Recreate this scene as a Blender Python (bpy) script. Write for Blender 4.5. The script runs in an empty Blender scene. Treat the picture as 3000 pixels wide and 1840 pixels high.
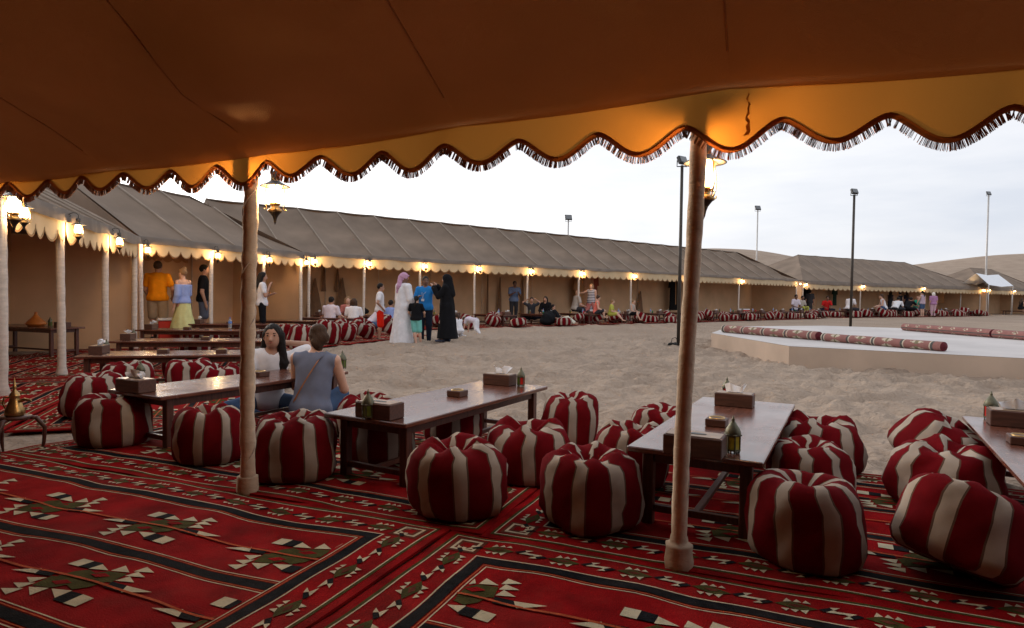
import bpy, bmesh, math, random
import numpy as np
from mathutils import Vector, Matrix

random.seed(7)
SC = bpy.context.scene
COL = SC.collection

# ------------------------------------------------------------------ camera
CAM_H, FPX, PITCH, ROLL = 1.15, 1888.0, 0.0289, 0.0140
cd = bpy.data.cameras.new('camera')
cam = bpy.data.objects.new('camera', cd)
COL.objects.link(cam)
cd.sensor_width = 36.0
cd.lens = FPX / 3000.0 * 36.0
cd.clip_start = 0.05
cd.clip_end = 3000.0
cam.matrix_world = (Matrix.Translation((0, 0, CAM_H)) @ Matrix.Rotation(math.pi / 2 - PITCH, 4, 'X')
                    @ Matrix.Rotation(ROLL, 4, 'Z'))
SC.camera = cam

# ------------------------------------------------------------------ sky, sun, exposure
SUN_EL, SUN_AZ = math.radians(9), math.radians(-42)      # azimuth from +Y towards +X
wd = bpy.data.worlds.new('World')
SC.world = wd
wd.use_nodes = True
wn, wl = wd.node_tree.nodes, wd.node_tree.links
wn.clear()
wo = wn.new('ShaderNodeOutputWorld')
wb = wn.new('ShaderNodeBackground')
sky = wn.new('ShaderNodeTexSky')
sky.sky_type = 'NISHITA'
sky.sun_disc = False
sky.sun_elevation = SUN_EL
sky.sun_rotation = SUN_AZ
sky.air_density = 1.0
sky.dust_density = 3.0
sky.ozone_density = 1.5
hs = wn.new('ShaderNodeHueSaturation')
hs.inputs['Saturation'].default_value = 0.22
# thin cloud veil: soft streaks of brighter and duller cloud over the whole dome
tc = wn.new('ShaderNodeTexCoord')
mp = wn.new('ShaderNodeMapping')
mp.inputs['Scale'].default_value = (1.0, 1.0, 5.5)
cn = wn.new('ShaderNodeTexNoise')
cn.inputs['Scale'].default_value = 2.3
cn.inputs['Detail'].default_value = 6
cn.inputs['Roughness'].default_value = 0.55
cr = wn.new('ShaderNodeValToRGB')
cr.color_ramp.elements[0].position = 0.30
cr.color_ramp.elements[0].color = (0.80, 0.825, 0.875, 1)
cr.color_ramp.elements[1].position = 0.72
cr.color_ramp.elements[1].color = (1.10, 1.07, 1.04, 1)
veil = wn.new('ShaderNodeMixRGB')
veil.blend_type = 'MIX'
veil.inputs[0].default_value = 0.62
veil.inputs[2].default_value = (5.6, 5.75, 6.1, 1)
mul = wn.new('ShaderNodeMixRGB')
mul.blend_type = 'MULTIPLY'
mul.inputs[0].default_value = 1.0
wl.new(tc.outputs['Generated'], mp.inputs['Vector'])
wl.new(mp.outputs['Vector'], cn.inputs['Vector'])
wl.new(cn.outputs['Fac'], cr.inputs['Fac'])
wl.new(sky.outputs['Color'], hs.inputs['Color'])
wl.new(hs.outputs['Color'], veil.inputs[1])
wl.new(veil.outputs['Color'], mul.inputs[1])
wl.new(cr.outputs['Color'], mul.inputs[2])
wl.new(mul.outputs['Color'], wb.inputs['Color'])
wb.inputs['Strength'].default_value = 0.145
wl.new(wb.outputs['Background'], wo.inputs['Surface'])

sl = bpy.data.lights.new('sun', 'SUN')
sun = bpy.data.objects.new('sun', sl)
COL.objects.link(sun)
sl.energy = 1.2
sl.angle = math.radians(25)
sl.color = (1.0, 0.93, 0.85)
_sd = Vector((math.sin(SUN_AZ) * math.cos(SUN_EL + .12), math.cos(SUN_AZ) * math.cos(SUN_EL + .12), math.sin(SUN_EL + .12)))
sun.rotation_euler = _sd.to_track_quat('Z', 'Y').to_euler()

vs = SC.view_settings
vs.view_transform = 'Standard'
vs.look = 'None'
vs.exposure = 0.60
vs.gamma = 1.0
vs.use_curve_mapping = False
SC.cycles.max_bounces = 7
SC.cycles.diffuse_bounces = 3
SC.cycles.glossy_bounces = 3
SC.cycles.transmission_bounces = 4
SC.cycles.transparent_max_bounces = 8
SC.cycles.sample_clamp_indirect = 6.0
SC.cycles.use_denoising = True

# ------------------------------------------------------------------ pixel -> place helper (3000 x 1840 photograph)
_cr, _sr, _cp, _sp = math.cos(ROLL), math.sin(ROLL), math.cos(PITCH), math.sin(PITCH)


def ray(x, y):
    u, v = (x - 1500) / FPX, -(y - 920) / FPX
    u2, v2 = u * _cr - v * _sr, u * _sr + v * _cr
    return Vector((u2, _cp + v2 * _sp, v2 * _cp - _sp))


def at(x, y, z=0.0):
    """where the sight line through a photo pixel meets the level z"""
    d = ray(x, y)
    t = (z - CAM_H) / d.z
    return Vector((d.x * t, d.y * t, z))


def atd(x, y, Y):
    """point on the sight line at depth Y"""
    d = ray(x, y)
    t = Y / d.y
    return Vector((d.x * t, Y, CAM_H + d.z * t))


def col_on(px, py, A, B):
    """parameter on the plan line A-B where the photo column crosses it"""
    d = ray(px, py)
    ax, ay = A[0], A[1]
    bx, by = B[0] - A[0], B[1] - A[1]
    # ax+t*bx = k*d.x ; ay+t*by = k*d.y
    det = bx * (-d.y) - (-d.x) * by
    t = ((-ax) * (-d.y) - (-d.x) * (-ay)) / det
    return t


# ------------------------------------------------------------------ naming helpers
def tag(o, label=None, cat=None, group=None, kind=None):
    if label:
        o['label'] = label
    if cat:
        o['category'] = cat
    if group:
        o['group'] = group
    if kind:
        o['kind'] = kind
    return o


def empty(name, loc=(0, 0, 0), rz=0.0, label=None, cat=None, group=None):
    o = bpy.data.objects.new(name, None)
    o.empty_display_size = 0.1
    COL.objects.link(o)
    o.location = loc
    o.rotation_euler = (0, 0, rz)
    return tag(o, label, cat, group)


def copy_tree(o, parent=None):
    c = o.copy()
    COL.objects.link(c)
    c.parent = parent
    for ch in o.children:
        copy_tree(ch, c)
    return c


ORD = ['first', 'second', 'third', 'fourth', 'fifth', 'sixth', 'seventh', 'eighth', 'ninth', 'tenth', 'eleventh',
       'twelfth', 'thirteenth', 'fourteenth', 'fifteenth', 'sixteenth', 'seventeenth', 'eighteenth']


# ------------------------------------------------------------------ mesh builder
class MB:
    def __init__(self):
        self.v, self.f, self.m = [], [], []

    def add(self, verts, faces, mat=0):
        o = len(self.v)
        self.v += [tuple(p) for p in verts]
        for fa in faces:
            self.f.append(tuple(i + o for i in fa))
            self.m.append(mat)
        return self

    def poly(self, pts, mat=0):
        return self.add(pts, [tuple(range(len(pts)))], mat)

    def box(self, c, s, mat=0, rz=0.0, bevel=0.0, R=None):
        hx, hy, hz = s[0] / 2, s[1] / 2, s[2] / 2
        M = Matrix.Rotation(rz, 3, 'Z') if R is None else R
        c = Vector(c)
        if bevel <= 0:
            vs_ = [(x, y, z) for z in (-hz, hz) for y in (-hy, hy) for x in (-hx, hx)]
            fs = [(0, 2, 3, 1), (4, 5, 7, 6), (0, 1, 5, 4), (2, 6, 7, 3), (0, 4, 6, 2), (1, 3, 7, 5)]
        else:
            b = min(bevel, hx * .9, hy * .9, hz * .9)
            vs_, idx = [], {}
            for sx in (-1, 1):
                for sy in (-1, 1):
                    for sz in (-1, 1):
                        for a in range(3):
                            p = [sx * (hx - b), sy * (hy - b), sz * (hz - b)]
                            p[a] = (sx * hx, sy * hy, sz * hz)[a]
                            idx[(sx, sy, sz, a)] = len(vs_)
                            vs_.append(tuple(p))
            fs = []
            for a in range(3):
                o1, o2 = (a + 1) % 3, (a + 2) % 3
                for sg in (-1, 1):
                    q = []
                    for s1, s2 in ((-1, -1), (1, -1), (1, 1), (-1, 1)):
                        k = [0, 0, 0]
                        k[a], k[o1], k[o2] = sg, s1, s2
                        q.append(idx[(k[0], k[1], k[2], a)])
                    fs.append(tuple(q) if sg > 0 else tuple(q[::-1]))
                for s1 in (-1, 1):
                    for s2 in (-1, 1):
                        k1, k2 = [0, 0, 0], [0, 0, 0]
                        k1[a], k1[o1], k1[o2] = -1, s1, s2
                        k2[a], k2[o1], k2[o2] = 1, s1, s2
                        q = [idx[(*k1, o1)], idx[(*k2, o1)], idx[(*k2, o2)], idx[(*k1, o2)]]
                        fs.append(tuple(q) if s1 * s2 < 0 else tuple(q[::-1]))
            for sx in (-1, 1):
                for sy in (-1, 1):
                    for sz in (-1, 1):
                        q = [idx[(sx, sy, sz, a)] for a in range(3)]
                        fs.append(tuple(q) if sx * sy * sz > 0 else tuple(q[::-1]))
        return self.add([c + M @ Vector(p) for p in vs_], fs, mat)

    def tube(self, path, rad, n=8, mat=0, cap=True, closed=False):
        pts = [Vector(p) for p in path]
        N = len(pts)
        if not hasattr(rad, '__len__'):
            rad = [rad] * N
        up = Vector((0, 0, 1))
        rings = []
        nrm = None
        for i, p in enumerate(pts):
            a = pts[max(i - 1, 0)]
            b = pts[min(i + 1, N - 1)]
            t = (b - a).normalized()
            if nrm is None:
                ref = up if abs(t.z) < .9 else Vector((1, 0, 0))
                nrm = t.cross(ref).normalized()
            else:
                nrm = (nrm - t * nrm.dot(t)).normalized()
            bn = t.cross(nrm)
            rings.append([p + (nrm * math.cos(2 * math.pi * k / n) + bn * math.sin(2 * math.pi * k / n)) * rad[i]
                          for k in range(n)])
        vs_ = [q for r in rings for q in r]
        fs = []
        for i in range(N - 1):
            for k in range(n):
                k2 = (k + 1) % n
                fs.append((i * n + k, i * n + k2, (i + 1) * n + k2, (i + 1) * n + k))
        if cap:
            fs.append(tuple(range(n))[::-1])
            fs.append(tuple((N - 1) * n + k for k in range(n)))
        return self.add(vs_, fs, mat)

    def lathe(self, prof, n=16, c=(0, 0, 0), mat=0, mats=None, ang0=0.0):
        c = Vector(c)
        vs_, fs, base = [], [], len(self.v)
        for r, z in prof:
            for k in range(n):
                a = ang0 + 2 * math.pi * k / n
                vs_.append(c + Vector((r * math.cos(a), r * math.sin(a), z)))
        self.v += [tuple(p) for p in vs_]
        for i in range(len(prof) - 1):
            for k in range(n):
                k2 = (k + 1) % n
                self.f.append(tuple(base + q for q in (i * n + k, i * n + k2, (i + 1) * n + k2, (i + 1) * n + k)))
                self.m.append(mat if mats is None else mats[i])
        return self

    def grid(self, P, mat=0, flip=False):
        """P: rows of points"""
        R, Cc = len(P), len(P[0])
        fs = []
        for i in range(R - 1):
            for j in range(Cc - 1):
                q = (i * Cc + j, i * Cc + j + 1, (i + 1) * Cc + j + 1, (i + 1) * Cc + j)
                fs.append(q[::-1] if flip else q)
        return self.add([p for row in P for p in row], fs, mat)

    def mesh(self, name, mats, smooth=False):
        me = bpy.data.meshes.new(name)
        me.from_pydata(self.v, [], self.f)
        for m in (mats if isinstance(mats, (list, tuple)) else [mats]):
            me.materials.append(m)
        me.polygons.foreach_set('material_index', self.m)
        if smooth:
            me.polygons.foreach_set('use_smooth', [True] * len(self.f))
        me.update()
        return me

    def build(self, name, mats, parent=None, smooth=False, loc=None, kind=None):
        return link(name, self.mesh(name, mats, smooth), parent, loc, kind)


def link(name, me, parent=None, loc=None, kind=None, rz=0.0):
    o = bpy.data.objects.new(name, me)
    COL.objects.link(o)
    if parent is not None:
        o.parent = parent
    if loc is not None:
        o.location = loc
    if rz:
        o.rotation_euler = (0, 0, rz)
    if kind:
        o['kind'] = kind
    return o


# ------------------------------------------------------------------ noise
def vnoise(x, y, seed=0):
    """smooth value noise on arrays, about -1..1"""
    x, y = np.asarray(x, float), np.asarray(y, float)
    xi, yi = np.floor(x), np.floor(y)
    xf, yf = x - xi, y - yi

    def hsh(a, b):
        n = np.sin(a * 127.1 + b * 311.7 + seed * 74.7) * 43758.5453
        return (n - np.floor(n)) * 2 - 1
    u, v = xf * xf * (3 - 2 * xf), yf * yf * (3 - 2 * yf)
    return ((hsh(xi, yi) * (1 - u) + hsh(xi + 1, yi) * u) * (1 - v)
            + (hsh(xi, yi + 1) * (1 - u) + hsh(xi + 1, yi + 1) * u) * v)


# ------------------------------------------------------------------ materials
MAT = {}


def mat(name, color, rough=0.8, var=0.12, nscale=6.0, bump=0.0, bscale=60.0, metal=0.0, spec=0.4, transl=0.0,
        tcol=None, stretch=(1, 1, 1), hue=0.0, rand=0.0, sheen=0.0, coat=0.0, dust=0.0, rvar=0.0):
    if name in MAT:
        return MAT[name]
    m = bpy.data.materials.new(name)
    m.use_nodes = True
    nt = m.node_tree
    nt.nodes.clear()
    N, L = nt.nodes.new, nt.links.new
    out = N('ShaderNodeOutputMaterial')
    pb = N('ShaderNodeBsdfPrincipled')
    pb.inputs['Roughness'].default_value = rough
    pb.inputs['Metallic'].default_value = metal
    pb.inputs['Specular IOR Level'].default_value = spec
    if sheen:
        pb.inputs['Sheen Weight'].default_value = sheen
    if coat:
        pb.inputs['Coat Weight'].default_value = coat
        pb.inputs['Coat Roughness'].default_value = 0.15
    tcn = N('ShaderNodeTexCoord')
    mpn = N('ShaderNodeMapping')
    mpn.inputs['Scale'].default_value = stretch
    L(tcn.outputs['Object'], mpn.inputs['Vector'])
    nz = N('ShaderNodeTexNoise')
    nz.inputs['Scale'].default_value = nscale
    nz.inputs['Detail'].default_value = 5
    L(mpn.outputs['Vector'], nz.inputs['Vector'])
    rp = N('ShaderNodeValToRGB')
    c = np.array(color)
    lo, hi = c * (1 - var), np.minimum(c * (1 + var), 0.95)
    rp.color_ramp.elements[0].position = 0.3
    rp.color_ramp.elements[0].color = (*lo, 1)
    rp.color_ramp.elements[1].position = 0.7
    rp.color_ramp.elements[1].color = (*hi, 1)
    L(nz.outputs['Fac'], rp.inputs['Fac'])
    csrc = rp.outputs['Color']
    if rand:
        oi = N('ShaderNodeObjectInfo')
        mr = N('ShaderNodeMapRange')
        mr.inputs['To Min'].default_value = 1 - rand
        mr.inputs['To Max'].default_value = 1 + rand
        L(oi.outputs['Random'], mr.inputs['Value'])
        hv = N('ShaderNodeHueSaturation')
        L(mr.outputs['Result'], hv.inputs['Value'])
        L(csrc, hv.inputs['Color'])
        csrc = hv.outputs['Color']
    if dust:
        dn = N('ShaderNodeTexNoise')
        dn.inputs['Scale'].default_value = 1.7
        dn.inputs['Detail'].default_value = 9
        dn.inputs['Roughness'].default_value = 0.7
        geo = N('ShaderNodeNewGeometry')
        L(geo.outputs['Position'], dn.inputs['Vector'])
        dr = N('ShaderNodeMapRange')
        dr.inputs['From Min'].default_value = 0.46
        dr.inputs['From Max'].default_value = 0.78
        dr.inputs['To Max'].default_value = dust
        L(dn.outputs['Fac'], dr.inputs['Value'])
        dm = N('ShaderNodeMixRGB')
        dm.inputs[2].default_value = (0.30, 0.20, 0.14, 1)
        L(dr.outputs['Result'], dm.inputs[0]); L(csrc, dm.inputs[1])
        csrc = dm.outputs['Color']
    if rvar:
        rn = N('ShaderNodeTexNoise')
        rn.inputs['Scale'].default_value = 3.5
        rn.inputs['Detail'].default_value = 3
        rn.inputs['Roughness'].default_value = 0.7
        geo = N('ShaderNodeNewGeometry')
        L(geo.outputs['Position'], rn.inputs['Vector'])
        rm = N('ShaderNodeMapRange')
        rm.inputs['From Min'].default_value = 0.35
        rm.inputs['From Max'].default_value = 0.70
        rm.inputs['To Min'].default_value = max(rough - rvar, 0.05)
        rm.inputs['To Max'].default_value = rough + rvar
        L(rn.outputs['Fac'], rm.inputs['Value'])
        L(rm.outputs['Result'], pb.inputs['Roughness'])
    L(csrc, pb.inputs['Base Color'])
    if bump:
        bn = N('ShaderNodeTexNoise')
        bn.inputs['Scale'].default_value = bscale
        bn.inputs['Detail'].default_value = 4
        L(mpn.outputs['Vector'], bn.inputs['Vector'])
        bp = N('ShaderNodeBump')
        bp.inputs['Strength'].default_value = bump
        bp.inputs['Distance'].default_value = 0.01
        L(bn.outputs['Fac'], bp.inputs['Height'])
        L(bp.outputs['Normal'], pb.inputs['Normal'])
    surf = pb.outputs['BSDF']
    if transl:
        tr = N('ShaderNodeBsdfTranslucent')
        tr.inputs['Color'].default_value = (*(tcol or color), 1)
        mx = N('ShaderNodeMixShader')
        mx.inputs[0].default_value = transl
        L(surf, mx.inputs[1])
        L(tr.outputs['BSDF'], mx.inputs[2])
        surf = mx.outputs['Shader']
    L(surf, out.inputs['Surface'])
    m['pb'] = 1
    MAT[name] = m
    return m


def stripe_mat(name, ca, cb, period, axis=2, duty=0.5, rough=0.9):
    """woven stripes of two colours across one object axis"""
    m = mat(name, ca, rough, 0.08)
    nt = m.node_tree
    N, L = nt.nodes.new, nt.links.new
    pb = next(n for n in nt.nodes if n.type == 'BSDF_PRINCIPLED')
    rp = pb.inputs['Base Color'].links[0].from_socket
    t = N('ShaderNodeTexCoord')
    sx = N('ShaderNodeSeparateXYZ')
    L(t.outputs['Object'], sx.inputs[0])
    dv = N('ShaderNodeMath'); dv.operation = 'DIVIDE'; dv.inputs[1].default_value = period
    fr = N('ShaderNodeMath'); fr.operation = 'FRACT'
    gt = N('ShaderNodeMath'); gt.operation = 'GREATER_THAN'; gt.inputs[1].default_value = duty
    L(sx.outputs[axis], dv.inputs[0]); L(dv.outputs[0], fr.inputs[0]); L(fr.outputs[0], gt.inputs[0])
    mx = N('ShaderNodeMixRGB')
    mx.inputs[2].default_value = (*cb, 1)
    L(gt.outputs[0], mx.inputs[0]); L(rp, mx.inputs[1]); L(mx.outputs[0], pb.inputs['Base Color'])
    return m


def emis(name, color, strength, alpha=1.0):
    if name in MAT:
        return MAT[name]
    m = bpy.data.materials.new(name)
    m.use_nodes = True
    nt = m.node_tree
    nt.nodes.clear()
    N, L = nt.nodes.new, nt.links.new
    out = N('ShaderNodeOutputMaterial')
    e = N('ShaderNodeEmission')
    e.inputs['Color'].default_value = (*color, 1)
    e.inputs['Strength'].default_value = strength
    if alpha < 1:
        tr = N('ShaderNodeBsdfTransparent')
        mx = N('ShaderNodeMixShader')
        mx.inputs[0].default_value = alpha
        L(tr.outputs[0], mx.inputs[1]); L(e.outputs[0], mx.inputs[2]); L(mx.outputs[0], out.inputs['Surface'])
    else:
        L(e.outputs[0], out.inputs['Surface'])
    MAT[name] = m
    return m


# canvas and wood and metal
M_TAUPE = mat('canvas_taupe', (0.205, 0.150, 0.110), 0.9, 0.22, 0.9, 0.25, 180, stretch=(1, 1, 1))
M_RIB_HILITE = mat('canvas_rib_highlight', (0.30, 0.24, 0.19), 0.9, 0.2, 3)  # paler than the roof cloth, highlight on the creases put into the colour
M_TAUPE_OWN = mat('canvas_own_roof', (0.30, 0.22, 0.15), 0.9, 0.14, 1.6, transl=0.26, tcol=(0.58, 0.32, 0.14))
M_LINING_OWN = mat('canvas_own_lining', (0.62, 0.37, 0.20), 0.9, 0.20, 1.1, 0.35, 260, transl=0.30, tcol=(0.56, 0.28, 0.115), spec=0.1)
M_TAUPE2 = mat('canvas_taupe_edge', (0.17, 0.135, 0.11), 0.9, 0.16, 3, 0.3, 90)
M_LINING = mat('canvas_lining', (0.52, 0.27, 0.125), 0.9, 0.10, 1.5, 0.2, 220, transl=0.10, tcol=(0.35, 0.13, 0.04))
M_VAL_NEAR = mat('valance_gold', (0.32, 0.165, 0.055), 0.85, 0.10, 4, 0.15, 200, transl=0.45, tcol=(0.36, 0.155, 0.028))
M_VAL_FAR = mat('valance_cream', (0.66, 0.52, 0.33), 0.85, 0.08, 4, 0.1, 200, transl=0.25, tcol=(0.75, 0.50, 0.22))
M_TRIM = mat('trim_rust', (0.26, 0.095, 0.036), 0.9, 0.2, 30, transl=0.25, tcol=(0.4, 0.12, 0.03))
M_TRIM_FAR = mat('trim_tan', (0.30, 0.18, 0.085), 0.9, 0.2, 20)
M_FRINGE = mat('fringe_rust', (0.40, 0.22, 0.13), 0.9, 0.3, 60, transl=0.35, tcol=(0.6, 0.30, 0.14))
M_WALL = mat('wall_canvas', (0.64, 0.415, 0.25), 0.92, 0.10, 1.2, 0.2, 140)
M_WALLGAP = mat('wall_gap_dark', (0.22, 0.12, 0.065), 0.92, 0.15, 8)  # dark brown standing for the darkness seen through gaps in the wall cloth
M_DARKWALL = mat('own_wall_rust', (0.070, 0.022, 0.014), 0.92, 0.2, 2, 0.2, 140)  # for the unseen walls behind the camera, made dark to cut bounce light
M_POST = mat('post_wrap', (0.62, 0.54, 0.47), 0.9, 0.14, 9, 0.4, 40, stretch=(1, 1, 3))
M_POST_TAN = mat('post_wrap_tan', (0.62, 0.49, 0.36), 0.9, 0.16, 7, 0.5, 30, stretch=(1, 1, 2))
M_IRON = mat('iron_dark', (0.05, 0.045, 0.042), 0.5, 0.2, 20, metal=0.8)
M_BRASS = mat('brass_aged', (0.42, 0.27, 0.11), 0.35, 0.25, 14, metal=0.9)
M_ENAMEL = mat('lantern_enamel', (0.085, 0.08, 0.078), 0.5, 0.2, 12, metal=0.6)
M_FLAME = emis('lantern_glass_lit', (1.0, 0.72, 0.36), 9.0, 0.62)
M_WOOD = mat('table_wood', (0.118, 0.040, 0.024), 0.24, 0.35, 5, 0.06, 22, spec=0.55, stretch=(9, 1, 9), coat=0.15, rvar=0.06)
M_WOODLEG = mat('table_wood_leg', (0.085, 0.030, 0.020), 0.45, 0.35, 7, 0.08, 30, stretch=(9, 9, 1))
M_BOX = mat('box_wood', (0.085, 0.036, 0.024), 0.5, 0.3, 8, 0.1, 30, stretch=(1, 8, 8))
M_BOXTOP = mat('box_wood_top', (0.30, 0.20, 0.13), 0.4, 0.2, 9, 0.05, 30)
M_PAPER = mat('tissue_paper', (0.85, 0.85, 0.87), 0.9, 0.03, 8)
M_SAND = None
M_STAGE = mat('stage_paint', (0.50, 0.465, 0.45), 0.6, 0.12, 0.8, 0.15, 50)
M_STAGESIDE = mat('stage_side', (0.50, 0.38, 0.29), 0.8, 0.10, 1.6, 0.2, 60)
M_RED = mat('pouf_red', (0.128, 0.0045, 0.0075), 0.9, 0.16, 10, 0.15, 320, spec=0.04)
M_CREAM = mat('pouf_cream', (0.37, 0.31, 0.255), 0.88, 0.10, 10, 0.15, 320, spec=0.04)
M_BROWN = mat('pouf_brown', (0.105, 0.062, 0.045), 0.9, 0.15, 10, spec=0.04)
R_RED = mat('rug_red', (0.245, 0.0050, 0.0065), 0.96, 0.38, 5, 0.55, 160, spec=0.04, dust=0.1)
R_BLACK = mat('rug_black', (0.012, 0.012, 0.014), 0.96, 0.4, 20, 0.5, 160, spec=0.04, dust=0.06)
R_CREAM = mat('rug_cream', (0.56, 0.49, 0.34), 0.96, 0.15, 20, 0.5, 160, spec=0.04, dust=0.15)
R_GREEN = mat('rug_green', (0.062, 0.056, 0.017), 0.96, 0.3, 20, 0.5, 160, spec=0.04, dust=0.12)
R_ORANGE = mat('rug_orange', (0.42, 0.085, 0.035), 0.96, 0.25, 20, 0.5, 160, spec=0.04, dust=0.15)
R_DUST = mat('rug_edge_brown', (0.125, 0.035, 0.022), 0.96, 0.35, 10, 0.5, 160, spec=0.04)
RUGM = [R_RED, R_BLACK, R_CREAM, R_GREEN, R_ORANGE, R_DUST]
M_POLE_D = mat('pole_dark', (0.055, 0.045, 0.038), 0.5, 0.2, 4, metal=0.4)
M_POLE_L = mat('pole_pale', (0.50, 0.48, 0.46), 0.5, 0.1, 4, metal=0.3)
M_BLACKPL = mat('black_plastic', (0.012, 0.012, 0.013), 0.4, 0.2, 10)
SKIN1 = mat('skin_fair', (0.56, 0.33, 0.24), 0.55, 0.07, 20)
SKIN2 = mat('skin_tan', (0.40, 0.215, 0.145), 0.55, 0.07, 20)
SKIN3 = mat('skin_brown', (0.17, 0.085, 0.055), 0.5, 0.07, 20)
HAIR_D = mat('hair_dark', (0.014, 0.011, 0.010), 0.62, 0.35, 60, 0.5, 90, stretch=(6, 6, 1), spec=0.15)
HAIR_B = mat('hair_brown', (0.06, 0.034, 0.022), 0.62, 0.35, 60, 0.5, 90, stretch=(6, 6, 1), spec=0.15)
HAIR_L = mat('hair_fair', (0.25, 0.15, 0.08), 0.62, 0.3, 60, 0.5, 90, stretch=(6, 6, 1), spec=0.15)
HAIR_W = mat('hair_white', (0.78, 0.74, 0.68), 0.62, 0.15, 60, 0.5, 90, stretch=(6, 6, 1), spec=0.15)


def cloth(name, c, **k):
    k.setdefault('bump', 0.12); k.setdefault('spec', 0.1)
    return mat('cloth_' + name, c, 0.9, 0.08, 14, bscale=150, **k)

# ================================================================== SETTING
def make_sand_mat():
    m = bpy.data.materials.new('sand')
    m.use_nodes = True
    nt = m.node_tree
    nt.nodes.clear()
    N, L = nt.nodes.new, nt.links.new
    out = N('ShaderNodeOutputMaterial')
    pb = N('ShaderNodeBsdfPrincipled')
    pb.inputs['Roughness'].default_value = 0.95
    pb.inputs['Specular IOR Level'].default_value = 0.15
    t = N('ShaderNodeTexCoord')
    n1 = N('ShaderNodeTexNoise'); n1.inputs['Scale'].default_value = 0.35; n1.inputs['Detail'].default_value = 6
    n2 = N('ShaderNodeTexNoise'); n2.inputs['Scale'].default_value = 240; n2.inputs['Detail'].default_value = 2
    n3 = N('ShaderNodeTexNoise'); n3.inputs['Scale'].default_value = 5.0; n3.inputs['Detail'].default_value = 5
    for n in (n1, n2, n3):
        L(t.outputs['Object'], n.inputs['Vector'])
    r1 = N('ShaderNodeValToRGB')
    r1.color_ramp.elements[0].position = .3; r1.color_ramp.elements[0].color = (.325, .248, .190, 1)
    r1.color_ramp.elements[1].position = .7; r1.color_ramp.elements[1].color = (.40, .31, .24, 1)
    L(n1.outputs['Fac'], r1.inputs['Fac'])
    r2 = N('ShaderNodeValToRGB')
    r2.color_ramp.elements[0].position = .35; r2.color_ramp.elements[0].color = (.86, .85, .84, 1)
    r2.color_ramp.elements[1].position = .65; r2.color_ramp.elements[1].color = (1.08, 1.08, 1.08, 1)
    L(n2.outputs['Fac'], r2.inputs['Fac'])
    mx = N('ShaderNodeMixRGB'); mx.blend_type = 'MULTIPLY'; mx.inputs[0].default_value = 1
    L(r1.outputs['Color'], mx.inputs[1]); L(r2.outputs['Color'], mx.inputs[2])
    L(mx.outputs['Color'], pb.inputs['Base Color'])
    b1 = N('ShaderNodeBump'); b1.inputs['Strength'].default_value = 1.0; b1.inputs['Distance'].default_value = .15
    b2 = N('ShaderNodeBump'); b2.inputs['Strength'].default_value = .25; b2.inputs['Distance'].default_value = .006
    L(n3.outputs['Fac'], b1.inputs['Height']); L(n2.outputs['Fac'], b2.inputs['Height'])
    L(b1.outputs['Normal'], b2.inputs['Normal']); L(b2.outputs['Normal'], pb.inputs['Normal'])
    L(pb.outputs['BSDF'], out.inputs['Surface'])
    return m


M_SAND = make_sand_mat()


def axis(lo, a, b, hi, step, grow=1.22):
    c = list(np.arange(a, b + 1e-6, step))
    s, x = step, b
    while x < hi:
        s *= grow
        x += s
        c.append(min(x, hi))
    s, x = step, a
    while x > lo:
        s *= grow
        x -= s
        c.insert(0, max(x, lo))
    return np.array(c)


def sand_z(X, Y):
    near = np.clip((26 - np.hypot(X - 1, Y - 9)) / 8, 0, 1)
    # trodden sand: overlapping footprints, dimples wider across than deep
    # pits with crisp crests between them
    n1 = vnoise(X * 2.1 + .35 * vnoise(X * 3, Y * 3, 5), Y * 2.9, 1)
    n2 = vnoise(X * 4.4, Y * 5.6, 2)
    Z = (0.105 * ((1 - np.abs(n1)) ** 2.2 - .40) + 0.060 * ((1 - np.abs(n2)) ** 2.0 - .42) + 0.010 * vnoise(X * 9, Y * 9, 3)) * near
    Z += -0.036 + 0.03 * vnoise(X * .23, Y * .23, 4) * near
    # under the rugs and the tents it is flat and a little lower
    u = X * .9239 - Y * .3827
    n = X * .3827 + Y * .9239
    Z = np.where(n < 4.55, -0.03 + (Z + .03) * np.clip((n - 4.2) / .35, 0.15, 1), Z)
    # levelled ground under the rugs of the other tents
    p, q = at(905, 741, 2.45), at(2338, 820, 2.45)
    d = Vector((q.x - p.x, q.y - p.y, 0)).normalized()
    m2 = np.where((Y < 11.5) & (Y > 4), (X + 4.10) * .9455 + (Y - 5.15) * .3257 - 2.10, 9)
    m3 = np.where((Y > 10) & (Y < 21), (X + 7.72) * .9305 - (Y - 13.35) * .3663 - 3.25, 9)
    m4 = np.where(Y > 17, (X - p.x) * d.y - (Y - p.y) * d.x - 2.5, 9)
    m = np.minimum(np.minimum(m2, m3), m4)
    Z = -.045 + (Z + .045) * np.clip((m + .05) / .45, 0, 1)
    far = np.clip((np.hypot(X, Y) - 60) / 60, 0, 1)
    Z += far * (1.2 * vnoise(X * .02, Y * .02, 8))
    return Z


def build_ground():
    xs = axis(-900, -5.2, 8.5, 900, 0.085)
    ys = axis(-300, 3.8, 17.5, 1500, 0.075)
    X, Y = np.meshgrid(xs, ys)
    Z = sand_z(X, Y)
    R, Cc = X.shape
    me = bpy.data.meshes.new('ground')
    V = np.stack([X, Y, Z], -1).reshape(-1, 3)
    i = np.arange(R * Cc).reshape(R, Cc)
    F = np.stack([i[:-1, :-1], i[:-1, 1:], i[1:, 1:], i[1:, :-1]], -1).reshape(-1, 4)
    me.from_pydata(V.tolist(), [], F.tolist())
    me.materials.append(M_SAND)
    me.polygons.foreach_set('use_smooth', [True] * len(F))
    o = link('sand_ground', me)
    tag(o, kind='structure')


build_ground()


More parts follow.
